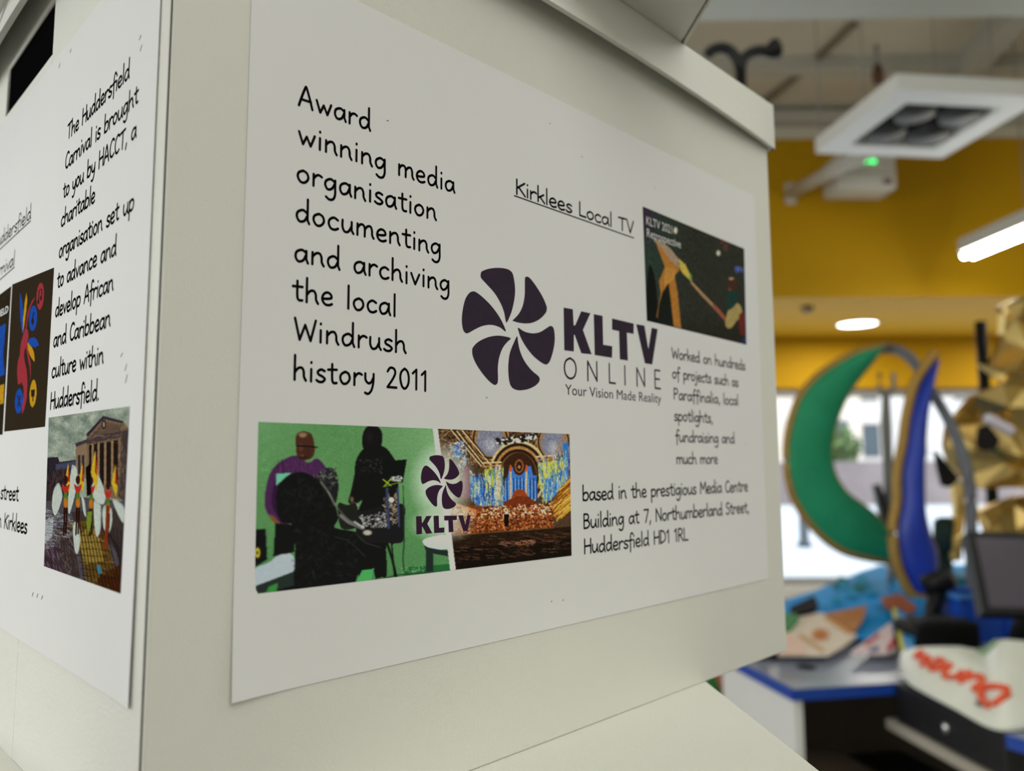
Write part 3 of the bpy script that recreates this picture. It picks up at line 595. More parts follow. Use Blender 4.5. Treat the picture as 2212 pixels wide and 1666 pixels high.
# stool
p.blob((196, 210, 216), "1145,880 1200,860 1300,850 1320,930 1260,945 1180,930 1148,910"); p.poly((36, 46, 44), "1150,915 1180,932 1260,946 1315,950 1315,990 1210,970 1212,1090 1165,1095 1165,960")
p.speck([(40, 40, 42), (54, 54, 54), (18, 18, 18)], "290,800 560,800 700,850 700,1140 560,1180 290,1200", 130, 12, 40, .25)
p.speck([(46, 46, 50), (14, 14, 14)], "200,540 300,450 480,520 560,660 500,780 240,740", 90, 12, 50, .22)
p.line((60, 60, 62), "560,860 640,880 700,930 760,990", 7, .6); p.line((84, 84, 84), "700,840 760,900 860,930", 6, .5)
p.speck([(120, 196, 120), (60, 110, 64)], "440,110 740,120 690,380 560,420 450,340", 60, 6, 16, .35); p.speck([(130, 200, 130), (70, 120, 72)], "80,300 140,380 100,520 60,520", 40, 6, 16, .35)
p.ell((150, 116, 90), 350, 178, 44, 16, .5, .7); p.ell((60, 36, 30), 372, 300, 40, 50, .6, .7); p.ell((30, 24, 24), 350, 335, 44, 14, .6, .6)
p.line((24, 24, 26), "1330,1090 1000,1110 900,1130", 7, .6); p.speck([(180, 220, 180), (90, 150, 96)], "1000,1060 1150,1050 1150,1090 1000,1105", 40, 5, 16, .5)
# divider and glow round the small logo
p.poly((226, 226, 222), "1208,135 1242,138 1362,1082 1325,1088")
p.ell((226, 240, 230), 1270, 500, 230, 300, .75, .55); p.ell((226, 232, 226), 1270, 780, 240, 130, .6, .6)
p.noise(.03, 1); p.blur(2)
ph = p.build('printed_photo', RF, z5, sr, GAIN_R)
f5 = z5
m5 = lambda x, y: (1268+(x-537)*.300, 497+(y-790)*.293)
flat('petal_logo', RF, [[z5(*m5(*q)) for q in smooth_pts(PP(s), 3, True)] for s in PET], mat('dark_plum_ink', (56, 30, 58), .6, spec=.15), ph, .00040)
ml = lambda x, y: (1097+(x-1088)*.388, 724+(y-575-(x-1088)*.235)*.283-(x-1088)*.006)
flat('logo_letters', RF, [[z5(*ml(*q)) for q in PP(s)] for s in LET], mat('dark_plum_ink', (56, 30, 58), .6, spec=.15), ph, .00040)
# --- retrospective photograph
def z7(x, y): return on_right(1080+x/3.6867, 360+y/3.6867)
p = Pic([(1131, 318), (1940, 655), (1958, 1420), (1165, 1228)], 260, 200, (46, 48, 42))
p.paint(np.clip((1500-p.X)/350, 0, 1), (44, 66, 58), .7); p.paint(np.clip((1300-p.X)/150, 0, 1)*np.clip((700-p.Y)/250, 0, 1), (56, 40, 62), .8)
p.paint(np.clip((p.Y-1150)/200, 0, 1), (38, 36, 30), .7); p.noise(.04, 3)
p.blob((24, 26, 24), "1160,1220 1180,800 1230,900 1250,1240"); p.blob((28, 32, 28), "1280,1000 1340,940 1380,1280 1250,1240")
p.poly((160, 108, 50), "1225,580 1300,640 1400,740 1425,830 1385,870 1410,1000 1438,1290 1378,1275 1355,1060 1338,930 1290,1000 1262,1100 1248,1210 1240,1195 1275,1010 1262,910 1308,800")
p.poly((176, 126, 60), "1310,800 1400,820 1380,900 1300,960"); p.poly((150, 130, 110), "1212,572 1270,590 1350,650 1420,740 1420,805 1360,760 1290,660 1225,600")
p.poly((184, 164, 76), "1420,735 1470,780 1520,880 1525,925 1450,850 1425,810"); p.ell((70, 140, 70), 1515, 880, 14, 34, .8, .5)
p.line((150, 116, 84), "1520,925 1600,1020 1700,1120 1790,1220", 16); p.line((190, 150, 110), "1525,925 1690,1095", 6)
p.ell((150, 90, 66), 1705, 1120, 34, 18, 1, .5, .8); p.line((140, 80, 60), "1720,1130 1800,1230", 26)
p.blob((150, 134, 84), "1810,1150 1850,1090 1905,1100 1925,1180 1880,1230 1830,1290 1790,1260"); p.blob((96, 40, 36), "1900,1190 1945,1170 1955,1330 1910,1330"); p.blob((66, 44, 36), "1810,920 1840,880 1880,910 1880,980 1840,1000 1810,970"); p.ell((190, 160, 140), 1838, 893, 26, 12, .9, .5); p.ell((140, 74, 50), 1825, 980, 14, 16, .8, .5)
p.blob((34, 56, 50), "1800,1000 1900,1000 1880,1090 1810,1140"); p.ell((196, 190, 176), 1735, 690, 20, 28, 1, .5); p.ell((206, 200, 186), 1393, 510, 20, 34, 1, .5)
p.speck([(70, 90, 170), (90, 110, 190)], "1870,800 1930,800 1930,840 1870,840", 20, 8, 24, .8); p.speck([(120, 50, 50), (90, 70, 60)], "1750,590 1810,600 1810,680 1760,650", 24, 6, 30, .6)
p.poly((40, 50, 84), "1925,1370 1955,1350 1958,1420 1920,1410"); p.line((44, 54, 84), "1938,820 1955,1400", 8); p.noise(.06, 2); p.blur(2)
ph2 = p.build('printed_photo', RF, z7, sr, GAIN_R)
M_white_ink = mat('white_ink', (222, 222, 220), .6)
type_mesh('caption', RF, 'KLTV 2021', .2141, .2352, .2118, .0058, M_white_ink, ph2, .00040)
type_mesh('caption', RF, 'Retrospective', .2143, .2424, .2061, .0058, M_white_ink, ph2, .00040)
# left sheet
lines = [('The Huddersfield', 95.4, 33.2, 217.3), ('Carnival is brought', 96, 24.9, 206.6), ('to you by HACCT, a', 96.5, 25, 196.3), ('charitable', 97.1, 60.4, 186.1), ('organisation set up', 97.5, 24.2, 174.9),
         ('to advance and', 97.7, 37.5, 164.3), ('develop African', 98, 38.6, 154), ('and Caribbean', 98.2, 39.7, 143.4), ('culture within', 98.2, 44.3, 132.8), ('Huddersfield.', 98, 46.5, 122)]
block('lettering', LF, lines, .80, .84, sl)
block('lettering', LF, [('Huddersfield', 203.5, 140.6, 199.4), ('Carnival', 203, 163, 185)], .80, .70, sl)
flat('underline', LF, [[(.2045, .1968), (.2045, .1973), (.1405, .1986), (.1405, .1981)], [(.204, .1822), (.204, .1827), (.1626, .1842), (.1626, .1837)]], M_ink, sl)
block('lettering', LF, [('largest street', 199, 134.2, 89.6), ('carnival in Kirklees', 206, 119.4, 78.5)], .80, .84, sl)
def zp(x, y): return on_left(x/4.386, 580+y/4.386)
p = Pic([(115, 152), (510, -8), (424, 1500), (38, 1547)], 130, 130, (58, 49, 36))
RED, BLU, YEL = (176, 60, 72), (36, 86, 190), (214, 162, 40)
p.poly(BLU, "193,225 212,330 220,450 212,625 200,560 190,450 186,320"); p.poly(YEL, "250,228 257,300 245,420 230,530 215,620 218,480 232,330")
p.poly(RED, "335,268 300,310 275,370 258,430 240,560 215,640 200,690 190,760 185,830 170,870 163,930 160,1000 165,1060 168,1098 205,1085 222,1120 222,1200 212,1290 203,1390 230,1330 250,1240 258,1150 258,1040 250,950 232,880 225,820 232,770 245,740 250,780 262,850 280,930 285,1010 283,1070 292,1000 290,900 275,820 262,760 255,700 270,655 262,580 250,575 262,480 285,370")
for c, x, y, rx, ry in ((RED, 380, 262, 35, 128), (BLU, 312, 472, 38, 122), (BLU, 178, 1258, 38, 120), (YEL, 312, 1185, 33, 130)): p.ell(c, x, y, rx, ry, rot=.06)
K = (50, 42, 36)
p.line(K, "365,300 370,210 395,200 392,270", 9); p.ell(K, 362, 318, 10, 24); p.ell(K, 388, 282, 10, 24); p.ell(K, 308, 500, 12, 36); p.line(K, "312,460 320,410", 10); p.line(K, "165,1200 192,1310", 9); p.line(K, "192,1205 165,1310", 9); p.poly(K, "292,1150 328,1145 326,1210 294,1215"); p.line(K, "312,1210 310,1260", 8)
p.poly(BLU, "258,695 285,662 325,655 350,680 368,725 335,748 300,738"); p.poly(YEL, "258,700 300,745 322,800 328,890 290,840 265,770")
p.build('printed_poster', LF, zp, sl, GAIN_L)
mm = lambda x, y: (x/1000, y/1000)
p = Pic([(226, 175.5), (166.4, 176.6), (165.6, 115.2), (226, 115)], 130, 110, (54, 46, 34))
p.poly(BLU, "226,160 172,162 173,148 168,140 226,138"); p.poly(YEL, "226,136 168,136 167,128 226,126"); p.noise(.06, 2)
p.build('printed_poster', LF, mm, sl, GAIN_L)
type_mesh('caption', LF, 'HUDDERSFIELD', .222, .1685, .166, .0042, M_white_ink, sl, .00045, .01)
def zc(x, y): return on_left(x/4.1656, 900+y/4.1656)
p = Pic([(437, 10), (1165, -93), (1083, 1595), (394, 1347)], 280, 340, (160, 174, 160))
p.speck([(186, 196, 180), (120, 134, 124), (206, 212, 200), (136, 150, 140)], "430,0 1160,-90 1160,200 700,420 430,380", 380, 60, 90, .25); p.noise(.03, 3)
p.poly((60, 54, 62), "425,370 520,365 535,410 680,390 690,720 410,720"); p.poly((84, 86, 110), "500,430 680,400 680,460 500,480"); p.speck([(110, 80, 66), (40, 36, 40), (84, 74, 74)], "425,480 690,470 690,700 412,700", 160, 6, 40, .7, 1.57)
p.poly((150, 128, 104), "680,250 780,210 790,560 680,540"); p.poly((80, 70, 80), "680,240 780,205 780,235 680,275")
for x in (700, 735): p.poly((66, 60, 66), [(x, 350), (x+22, 345), (x+22, 520), (x, 520)])
p.poly((140, 116, 92), "780,150 930,0 1110,50 1160,110 1140,760 785,700"); p.poly((60, 54, 72), "775,160 925,-5 1112,42 1105,62 930,20 790,180")
p.poly((116, 96, 84), "830,160 930,45 1085,75 1080,170 800,220"); p.poly((88, 74, 74), "780,200 1090,130 1090,185 780,250"); p.ell((60, 52, 56), 933, 72, 20, 46); p.ell((170, 156, 130), 933, 72, 9, 26)
p.poly((48, 40, 40), "800,255 1090,205 1085,640 800,600")
for x in (832, 885, 945, 1008, 1072): p.poly((168, 140, 108), [(x-9, 250-(x-832)*.16), (x+10, 246-(x-832)*.16), (x+9, 620), (x-10, 620)])
p.poly((84, 74, 74), "1095,130 1160,110 1140,780 1060,720"); p.speck([(150, 126, 100), (70, 62, 66), (110, 94, 84)], "1060,240 1155,230 1135,760 1050,700", 130, 6, 40, .7, 1.57)
p.poly((92, 88, 96), "415,700 1130,760 1080,1600 390,1350"); p.poly((70, 60, 62), "412,640 520,640 520,760 410,760")
p.poly((78, 68, 66), "640,860 1120,820 1100,1300 900,1010 660,940"); p.poly((112, 88, 46), "600,960 830,930 960,1100 1085,1590 780,1480 720,1200"); p.poly((170, 146, 74), "700,1090 800,980 900,1100 930,1300 760,1330")
p.poly((84, 50, 30), "900,1420 1085,1330 1085,1595 860,1510"); p.poly((76, 60, 70), "395,1150 520,1180 700,1450 394,1350"); p.poly((74, 62, 60), "500,1000 640,1000 720,1450 560,1390")
p.poly((176, 182, 190), "400,930 480,900 470,1080 400,1140"); p.speck([(190, 196, 202), (80, 76, 84), (140, 136, 146), (206, 210, 214)], "400,820 640,900 660,1080 400,1200", 220, 7, 34, .6, .2)
for k in range(11): p.line((40, 30, 24), [(690+k*26, 950+k*6), (760+k*34, 1490+k*12)], 9, .8)
for k in range(8): p.line((50, 38, 26), [(640+k*14, 1010+k*60), (960+k*14, 1000+k*66)], 7, .7)
for k in range(6): p.line((52, 44, 44), [(900+k*38, 960+k*14), (1085, 1210+k*55)], 12, .7)
p.speck([(120, 106, 116), (60, 46, 46), (150, 140, 150), (84, 66, 54)], "394,1150 520,1000 700,1100 720,1440 560,1400 394,1340", 200, 7, 40, .5, 1.3)
p.speck([(190, 164, 96), (80, 60, 36), (140, 112, 60)], "640,960 830,930 960,1100 1080,1590 780,1480 700,1200", 160, 7, 40, .45, .3)
p.speck([(196, 170, 140), (90, 78, 76), (60, 54, 60)], "790,160 1100,60 1150,230 800,250", 90, 5, 40, .5, -.15)
p.poly((74, 140, 166), "866,1345 898,1340 918,1408 884,1418")
WH = (206, 216, 208)
def wing(pts): p.blob(WH, pts); p.line((140, 156, 150), PP(pts)[:3], 8, .6)
wing("490,640 530,600 560,700 540,800 500,890 470,840 468,740"); wing("640,470 665,440 690,470 695,600 660,760 620,880 610,760"); wing("830,600 860,500 900,560 945,700 930,790 860,760 830,690"); wing("845,760 905,800 905,1000 870,1085 848,980"); wing("1010,750 1060,760 1115,820 1112,960 1060,880"); wing("730,700 760,760 775,900 750,860"); wing("920,840 950,800 960,900 1000,820 1005,960 970,1060 930,1000"); wing("655,980 700,960 720,1100 700,1230 670,1200")
for x, y, s_ in ((612, 520, 1), (738, 520, 1), (855, 440, 1.35), (1035, 540, 1.1)):
    p.poly((218, 190, 60), [(x-30*s_, y+60), (x, y-100*s_), (x+20*s_, y+90*s_), (x+8, y+170*s_)]); p.poly((190, 60, 40), [(x-4, y+60), (x+6, y-95*s_), (x+18, y+70*s_)])
for x, y in ((590, 640), (700, 640), (818, 650), (970, 690)):
    p.ell((70, 40, 34), x, y-70, 20, 40); p.blob((196, 62, 56), f"{x-35},{y-30} {x},{y-10} {x+35},{y-30} {x+15},{y+45} {x-15},{y+45}"); p.poly((96, 130, 60), [(x-16, y+45), (x+16, y+45), (x+18, y+130), (x-18, y+130)]); p.ell((206, 130, 50), x, y+140, 24, 56, 1, .4); p.poly((60, 34, 26), [(x-18, y+180), (x+2, y+180), (x-12, y+430), (x-24, y+430)]); p.poly((50, 30, 24), [(x+4, y+180), (x+20, y+180), (x+6, y+420), (x-6, y+420)])
p.poly((130, 150, 60), "785,860 830,850 820,960 790,1080 775,960"); p.poly((140, 66, 40), "955,800 985,800 975,1000 960,1180 925,1210 945,1000"); p.poly((34, 28, 28), "770,460 810,420 820,700 780,720"); p.noise(.08, 1); p.blur(1); p.contrast(1.08)
p.build('printed_photo', LF, zc, sl, GAIN_L)
# scuffs and dust on the two sheets
bm = MB()
for x, y, q in ((302, 84, 2), (304, 108, 3), (128, 145, 3), (152, 112, 2), (271, 800, 4), (272, 826, 5), (70, 1288, 3), (80, 1291, 3), (90, 1295, 3), (262, 770, 2)):
    s_, z_ = on_left(x, y); bm = MB(); pen(bm, LF, [(s_+.0006, z_), (s_-.0006, z_+.0004*q)], .0004, .00037); bm.build('scuff_mark', mat('grey_scuff', (110, 108, 110), .7), sl, recalc=False)
for x, y in ((1187, 268), (1256, 340), (1414, 407), (1610, 960), (836, 262), (1050, 860), (1190, 1300), (1215, 1297)):
    s_, z_ = on_right(x, y); bm = MB(); pen(bm, RF, [(s_-.0003, z_), (s_+.0003, z_+.0002)], .0003, .00037); bm.build('scuff_mark', mat('grey_scuff', (110, 108, 110), .7), sr, recalc=False)
# sheet on the lid, left side
def bowx(s_, z): return .0032+.0060*math.sin(math.pi*min(1, max(0, (s_+.0032)/(BW+.0064))))**.8*(1-(z-LIDZ+.003)/(BH+.0012-LIDZ+.003))
LL = lambda s, z, off: Vector((-bowx(s, z)-off, s, z))
ls = MB()
for d_ in (.0003, .0001): ls.grid([[LL(.189+.111*i/12, .2905+.0185*j/4, d_) for i in range(13)] for j in range(5)])
ls = ls.build('lid_label', M_paper, box, True)
flat('printed_picture', LL, [[(.202, .2935), (.29, .2935), (.29, .3075), (.202, .3075)]], mat('dark_green_ink', (60, 72, 62), .6), ls, .00045)
#BACKGROUND
# ================================================================ COUNTER
M_top = mat('grey_laminate', (138, 145, 162), .28, var=.05, vscale=20)
M_bluee = mat('blue_edge_band', (20, 66, 160), .4)
M_wpanel = mat('white_melamine', (226, 226, 222), .5)
M_brown = mat('dark_wood_panel', (66, 56, 46), .6, var=.2, vscale=9)
M_blk = mat('matt_black_metal', (26, 26, 30), .45, var=.1)
M_steel = mat('chrome', (210, 212, 216), .15, 1.)
TZ = .73
P0, P1, P2 = at_z(1711, 1488, TZ), at_z(1932, 1474, TZ), at_z(2172, 1584, TZ)
LDir = (at_z(1613, 1437, TZ)-P0).normalized(); LBp = P0+LDir*.43; LBk = P0+LDir*.66
e1 = (P1-P0).normalized(); e2 = (P2-P1).normalized()
P3 = P2+e2*.05+e1*.02; P4 = P3+e2*.02+e1*.06; P5 = P4+e1*.85+e2*.01
BKr = LBk+e1*1.35+Vector((0, -.12, 0))
cnt = empty('counter', (P0.x, P0.y, 0), 0, 'grey topped counter with blue edges and a white end panel, behind the boxes', 'counter')
O = Vector((P0.x, P0.y, 0)); loc = lambda p, z: Vector((p.x-O.x, p.y-O.y, z))
outl = [LBk, P0, P1, P1+e1*.06+e2*.0, P2+e1*.06-e2*.0, P2, P3, P4, P5, BKr]
MB().prism([loc(p, TZ-.003) for p in outl], (0, 0, -.028)).build('edge_band', M_bluee, cnt)
cen = sum(outl, Vector())/len(outl)
def inset(p, d):
    return p+(cen-p).normalized()*d
MB().prism([loc(inset(p, .006), TZ) for p in outl], (0, 0, -.0032)).build('worktop', M_top, cnt)
nl = Vector((-e1.y, e1.x, 0))
a_ = P0+e1*.012+nl*.012; b_ = LBp+e1*.012-nl*.02
MB().prism([loc(a_, 0), loc(a_+e1*.022, 0), loc(b_+e1*.022, 0), loc(b_, 0)], (0, 0, TZ-.031)).build('end_panel', M_wpanel, cnt)
c_ = LBp+e1*.03-nl*.03; d_ = c_+e1*1.1
MB().prism([loc(c_, .03), loc(d_, .03), loc(d_+nl*.018, .03), loc(c_+nl*.018, .03)], (0, 0, TZ-.062)).build('back_panel', M_brown, cnt)
s0_ = a_+e1*.03+nl*.14; s1_ = s0_+e1*.30
MB().prism([loc(s0_, .42), loc(s1_, .42), loc(s1_+nl*.22, .42), loc(s0_+nl*.22, .42)], (0, 0, .018)).build('shelf', mat('worn_brown_shelf', (120, 104, 84), .6, var=.2), cnt)
gp = at_z(1742, 1443, TZ)
MB().lathe([(.0, 0), (.026, 0), (.026, .003), (.014, .0045), (.0, .0045)], 20).build('cable_grommet', M_black, cnt, loc=loc(gp, TZ))
# wing: cash drawer hung under the top, pale shelf rail under it
drw = empty('cash_drawer', (P1.x, P1.y, .634), math.atan2(e2.y, e2.x), 'black steel cash drawer with a silver lock under the bag', 'cash drawer')
Lw = (P2-P1).length
MB().box((.004, .012, 0), (Lw-.004, .40, .062), .003).build('case', M_blk, drw)
MB().box((.003, .0, .0), (Lw-.003, .055, .094), .003).build('drawer_front', M_blk, drw)
lk = at_z(2037, 1572, .68); q = (Vector((lk.x, lk.y, 0))-Vector((P1.x, P1.y, 0))).dot(e2)
MB().lathe([(0, 0), (.013, 0), (.013, .006), (.008, .010), (0, .010)], 20, Matrix.Rotation(R(90), 4, 'X')).build('lock', M_steel, drw, True, loc=(q, .001, .045))
rl = empty('under_counter_shelf', (P1.x, P1.y, 0), math.atan2(e2.y, e2.x), 'beige edged shelf on black legs below the cash drawer', 'shelf')
MB().box((-.03, -.012, .606), (Lw+.22, .42, .632), .003).build('shelf_board', mat('beige_edging', (172, 164, 150), .5), rl)
for x, y in ((-.02, .38), (Lw+.19, .38), (Lw+.19, .0)): MB().box((x-.015, y, 0), (x+.015, y+.03, .606)).build('leg', M_black, rl)
MB().box((0, 0, 0), (.19, .40, .40), .006).build('computer_tower', M_blk, None, loc=(P0.x+.40, P0.y+.10, .0), rot=(0, 0, .2))
tag(bpy.data.objects['computer_tower'], 'dark computer tower on the floor under the counter', 'computer')
kb = at_z(1950, 1467, TZ)
tag(MB().lathe([(0, 0), (.011, 0), (.012, .008), (.008, .014), (0, .016)], 20).build('metal_knob', M_steel, None, True, loc=(kb.x, kb.y, TZ)), 'small shiny metal knob on the counter beside the bag', 'knob')
# carrier bag
fe = [((1944, 1452), .738), ((1962, 1474), .738), ((2000, 1497), .738), ((2060, 1528), .738), ((2130, 1567), .738), ((2180, 1572), .742), ((2270, 1556), .745)]
re_ = [((1946, 1408), .775), ((1975, 1398), .80), ((2020, 1396), .82), ((2070, 1395), .825), ((2122, 1402), .82), ((2166, 1379), .865), ((2270, 1392), .84)]
FE = [np.array(at_z(*p_, z)) for p_, z in fe]; RE = [np.array(at_z(*p_, z)) for p_, z in re_]
FE = smooth_pts(FE, 8); RE = smooth_pts(RE, 8); NB = len(FE)
def bag(u, v):
    i = min(max(u, 0), .9999)*(NB-1); k = int(i); t = i-k
    a = FE[k]*(1-t)+FE[k+1]*t; b = RE[k]*(1-t)+RE[k+1]*t
    h = a*(1-v)+b*v
    if v <= 1: h[2] = a[2]+(b[2]-a[2])*math.sin(v*math.pi/2)+.008*math.sin(u*9+v*5)*math.sin(v*math.pi)
    else:
        w = v-1; h[2] = b[2]+(.735-b[2])*min(1, w/.25)**1.3
    return Vector(h)
bg = empty('carrier_bag', (FE[0][0], FE[0][1], .735), 0, 'white carrier bag with orange lettering lying on the counter', 'bag')
M_bag = mat('white_bag_film', (222, 224, 212), .45, var=.08, vscale=12, bump=.25, bscale=14)
BO = Vector((FE[0][0], FE[0][1], .735))
b = MB(); rows = [[bag(i/48, j/16*1.25)-BO for i in range(49)] for j in range(17)]
b.grid(rows); b.grid([[Vector((p.x, p.y, .7345-.735+.0005)) for p in r] for r in rows])
for side in (0, -1):
    for j in range(16): b.poly([rows[j][side], rows[j+1][side], (rows[j+1][side].x, rows[j+1][side].y, .0), (rows[j][side].x, rows[j][side].y, .0)])
b.poly([p for p in rows[0]]+[(p.x, p.y, 0) for p in rows[0][::-1]]); 
b.build('bag_body', M_bag, bg, True)
bm = MB()
BFc = lambda s, z, off: bag(s, z)-BO+Vector((-.001, -.003, .004))
def bagline(txt, us, ue, v0, dv, w):
    """lettering read from the far right end of the bag, upside down to the camera"""
    tot = sum(GL[c][0] for c in txt)-.6; x = 0
    for c in txt:
        adv, st = GL[c]
        for q in st:
            P = PP(q.lstrip('~')); P = smooth_pts(P, 5) if q[0] == '~' else smooth_pts(P, 3)
            f_ = (x+adv/2)/tot; P = [(us+(ue-us)*(x+p_[0])/tot-.10*(1-.5*f_)*p_[1]/7, v0[0]+(v0[1]-v0[0])*f_-(dv[0]+(dv[1]-dv[0])*f_)*p_[1]/7) for p_ in P]
            V = [BFc(a_, z_, 0) for a_, z_ in P]
            bm.tube(V, w, 6)
        x += adv
UV = [(i/240, j/100*1.1) for i in range(241) for j in range(101)]
def image_of(P): d = Vector(P)-Vector((0, 0, EYE)); z = d.dot(fw); return (1106+FPX*d.dot(rt)/z, 833-FPX*d.dot(up)/z)
PXS = np.array([image_of(bag(*q)) for q in UV])
def bag_at(x, y): return UV[int(np.argmin((PXS[:, 0]-x)**2+(PXS[:, 1]-y)**2))]
tot = sum(GL[c][0] for c in 'Dunelm')-.6; x = 0
for c in 'Dunelm':                       # measured on the bag: starts large at the right, read upside down towards the far left end
    adv, st = GL[c]
    for q in st:
        P = PP(q.lstrip('~')); P = smooth_pts(P, 4) if q[0] == '~' else smooth_pts(P, 3); V = []
        for a_, h_ in P:
            t = 1-(1-min(1, (x+a_)/tot))**1.55; hh = h_/7*(1-.5*t)*(1.15 if c == 'D' else 1.65 if c in 'une' else 1.25)
            V.append(BFc(*bag_at(2194-205*t-42*hh, 1497-88*t+33*hh), 0))
        V = [sum(V[max(0, k-1):k+2], Vector((0, 0, 0)))/len(V[max(0, k-1):k+2]) for k in range(len(V))]
        bm.tube(V, float(.0082*(1-.3*t)), 6)
    x += adv
bm.build('lettering', mat('orange_red_print', (226, 84, 40), .5), bg, True)
bm = MB()
for u0_, u1_, v in ((.62, .80, .93), (.66, .78, .88)): bm.tube([BFc(u0_+(u1_-u0_)*k/6, v, 0) for k in range(7)], .005, 6)
bm.build('small_print', mat('green_print', (130, 160, 120), .5), bg, True)
bm = MB(); bm.tube([BFc(.62+.03*k/3, .16, 0) for k in range(4)], .005, 6); bm.build('small_print', mat('dark_print', (90, 90, 84), .5), bg, True)
# till screen
TL_, BL_ = at_y(2087, 1150, 2.24), at_y(2122, 1327, 2.12)
mo = empty('till_screen', (BL_.x+.17, BL_.y+.10, TZ), 0, 'black till touchscreen tilted back on the counter behind the bag', 'screen')
MO = Vector(mo.location); vU = (TL_-BL_); vR = Vector((.34, .01, -.012)); vN = vR.cross(vU).normalized()
Q = lambda a, c, d=0: BL_-MO+vR*a+vU*c+vN*d
def slab(a0, c0, a1, c1, d0, d1): return MB().prism([Q(a0, c0, d0), Q(a1, c0, d0), Q(a1, c1, d0), Q(a0, c1, d0)], vN*(d1-d0))
slab(0, 0, 1, 1, -.03, .006).build('housing', M_black, mo)
slab(.06, .075, .94, .925, .006, .0075).build('glass', mat('dark_screen_glass', (84, 78, 88), .16, coat=.5), mo)
MB().tube([Q(.5, .4, -.03), Q(.5, .15, -.05), Vector((.0, .03, .02))], [.03, .03, .035], 12).build('neck', M_black, mo, True)
MB().box((-.09, -.08, .0), (.09, .12, .02), .006).build('foot', M_black, mo)
pb = at_y(1980, 1404, 2.36)
pr = empty('receipt_printer', (pb.x, 2.36, TZ), .12, 'black receipt printer on the counter behind the bag', 'printer')
MB().box((0, 0, 0), (.215, .115, .082), .012, 3).build('casing', M_black, pr)
MB().box((.03, .012, .081), (.185, .095, .092), .008).build('paper_cover', mat('dark_grey_plastic', (50, 50, 54), .4), pr)
sc_ = empty('barcode_scanner', (at_y(2012, 1320, 2.535).x, 2.535, TZ), .2, 'black angled scanner standing behind the receipt printer', 'scanner')
MB().tube([(0, 0, 0), (0, 0, .02)], .05, 20).build('foot', M_black, sc_, True)
MB().tube([(0, 0, .02), (.005, 0, .10), (.03, -.01, .17)], [.028, .026, .024], 14).build('grip', M_black, sc_, True)
MB().tube([(.0, .02, .165), (.045, -.045, .20)], [.036, .034], 14).build('head', M_black, sc_, True)
# blue crate on the back of the counter
bx = at_y(2082, 1350, 2.46).x
cr = empty('plastic_crate', (bx, 2.47, TZ), R(9), 'bright blue plastic crate on the counter behind the till screen', 'crate')
M_bp = mat('blue_plastic', (8, 74, 186), .4)
b = MB()
for lo, hi in (((0, 0, 0), (.46, .008, .15)), ((0, .10, 0), (.46, .108, .15)), ((0, .008, 0), (.008, .10, .15)), ((.452, .008, 0), (.46, .10, .15)), ((.008, .008, 0), (.452, .10, .006))): b.box(lo, hi)
b.build('crate_body', M_bp, cr)
b = MB()
for lo, hi in (((-.008, -.008, .138), (.468, .0, .152)), ((-.008, .108, .138), (.468, .116, .152)), ((-.008, .0, .138), (.0, .108, .152)), ((.46, .0, .138), (.468, .108, .152))): b.box(lo, hi)
b.build('crate_rim', mat('light_blue_plastic', (70, 140, 220), .4), cr)
for x in (.03, .15, .27, .39): MB().box((x, -.006, 0), (x+.012, .0, .138)).build('rib', M_bp, cr)
# ================================================================ TABLE OF CARNIVAL FABRICS
tb = empty('display_table', (1.5, 3.4, 0), 0, 'table under the blue cloth with carnival pieces', 'table')
TQ = [(.78, 2.82), (1.68, 2.86), (3.00, 4.20), (2.04, 4.20)]; CQ = [(.50, 2.45), (1.21, 2.50), (3.0, 4.2), (1.98, 4.2)]; TT = .735
TO = Vector((1.5, 3.4, 0))
MB().prism([Vector((x, y, TT-.025))-TO for x, y in TQ], (0, 0, .022)).build('tabletop', M_wpanel, tb)
for (x, y), (ix, iy) in zip(TQ, ((.22, .08), (-.05, .08), (-.22, -.08), (.05, -.08))): MB().tube([Vector((x+ix, y+iy, 0))-TO, Vector((x+ix, y+iy, TT-.025))-TO], .018, 10).build('leg', M_grey, tb, True)
def quad(u, v): 
    a = Vector((*CQ[0], 0))*(1-u)+Vector((*CQ[1], 0))*u; c = Vector((*CQ[3], 0))*(1-u)+Vector((*CQ[2], 0))*u
    return a*(1-v)+c*v
def cl(u, v):
    p = quad(u, v); p.z = TT+.004+.005*(1+math.sin(u*17+v*9))*.5+.004*(1+math.sin(v*31-u*7))*.5; return p
P = [[cl(-.015+1.03*i/40, -.01+1.02*j/60) for i in range(41)] for j in range(61)]
b = MB(); b.grid(P)
b.grid([[p_-Vector((0, 0, .003)) for p_ in r] for r in P])
tag(b.build('tablecloth', mat('blue_satin', (0, 156, 238), .6, var=.2, vscale=6, bump=.3, bscale=20, spec=.04), None, True), 'shiny blue cloth spread from the counter back over the carnival table', 'tablecloth')
def z3(x, y): return (1500+x/3.1067, 1150+y/3.1067)
def cloth(name, label, cat, pts, z, m, t=.006, parent=None, group=None, puff=.0):
    P = [at_z(*z3(*p_), z) for p_ in PP(pts)]
    if parent: o_ = Vector(parent.location); P = [p_-o_ for p_ in P]
    o = MB().prism(P, (0, 0, -t)).build(name, m, parent)
    return tag(o, label, cat, group) if label else o
c1 = at_z(*z3(850, 690), .756)
pc = empty('printed_cloth', c1, 0, 'pale cream cloth printed with an orange circle on the blue table', 'cloth')
cloth('cloth', None, None, "560,690 720,545 860,540 1000,620 1090,690 1000,760 900,815 560,815", .758, mat('cream_cloth', (240, 224, 206), .8, var=.12, vscale=20), .008, pc)
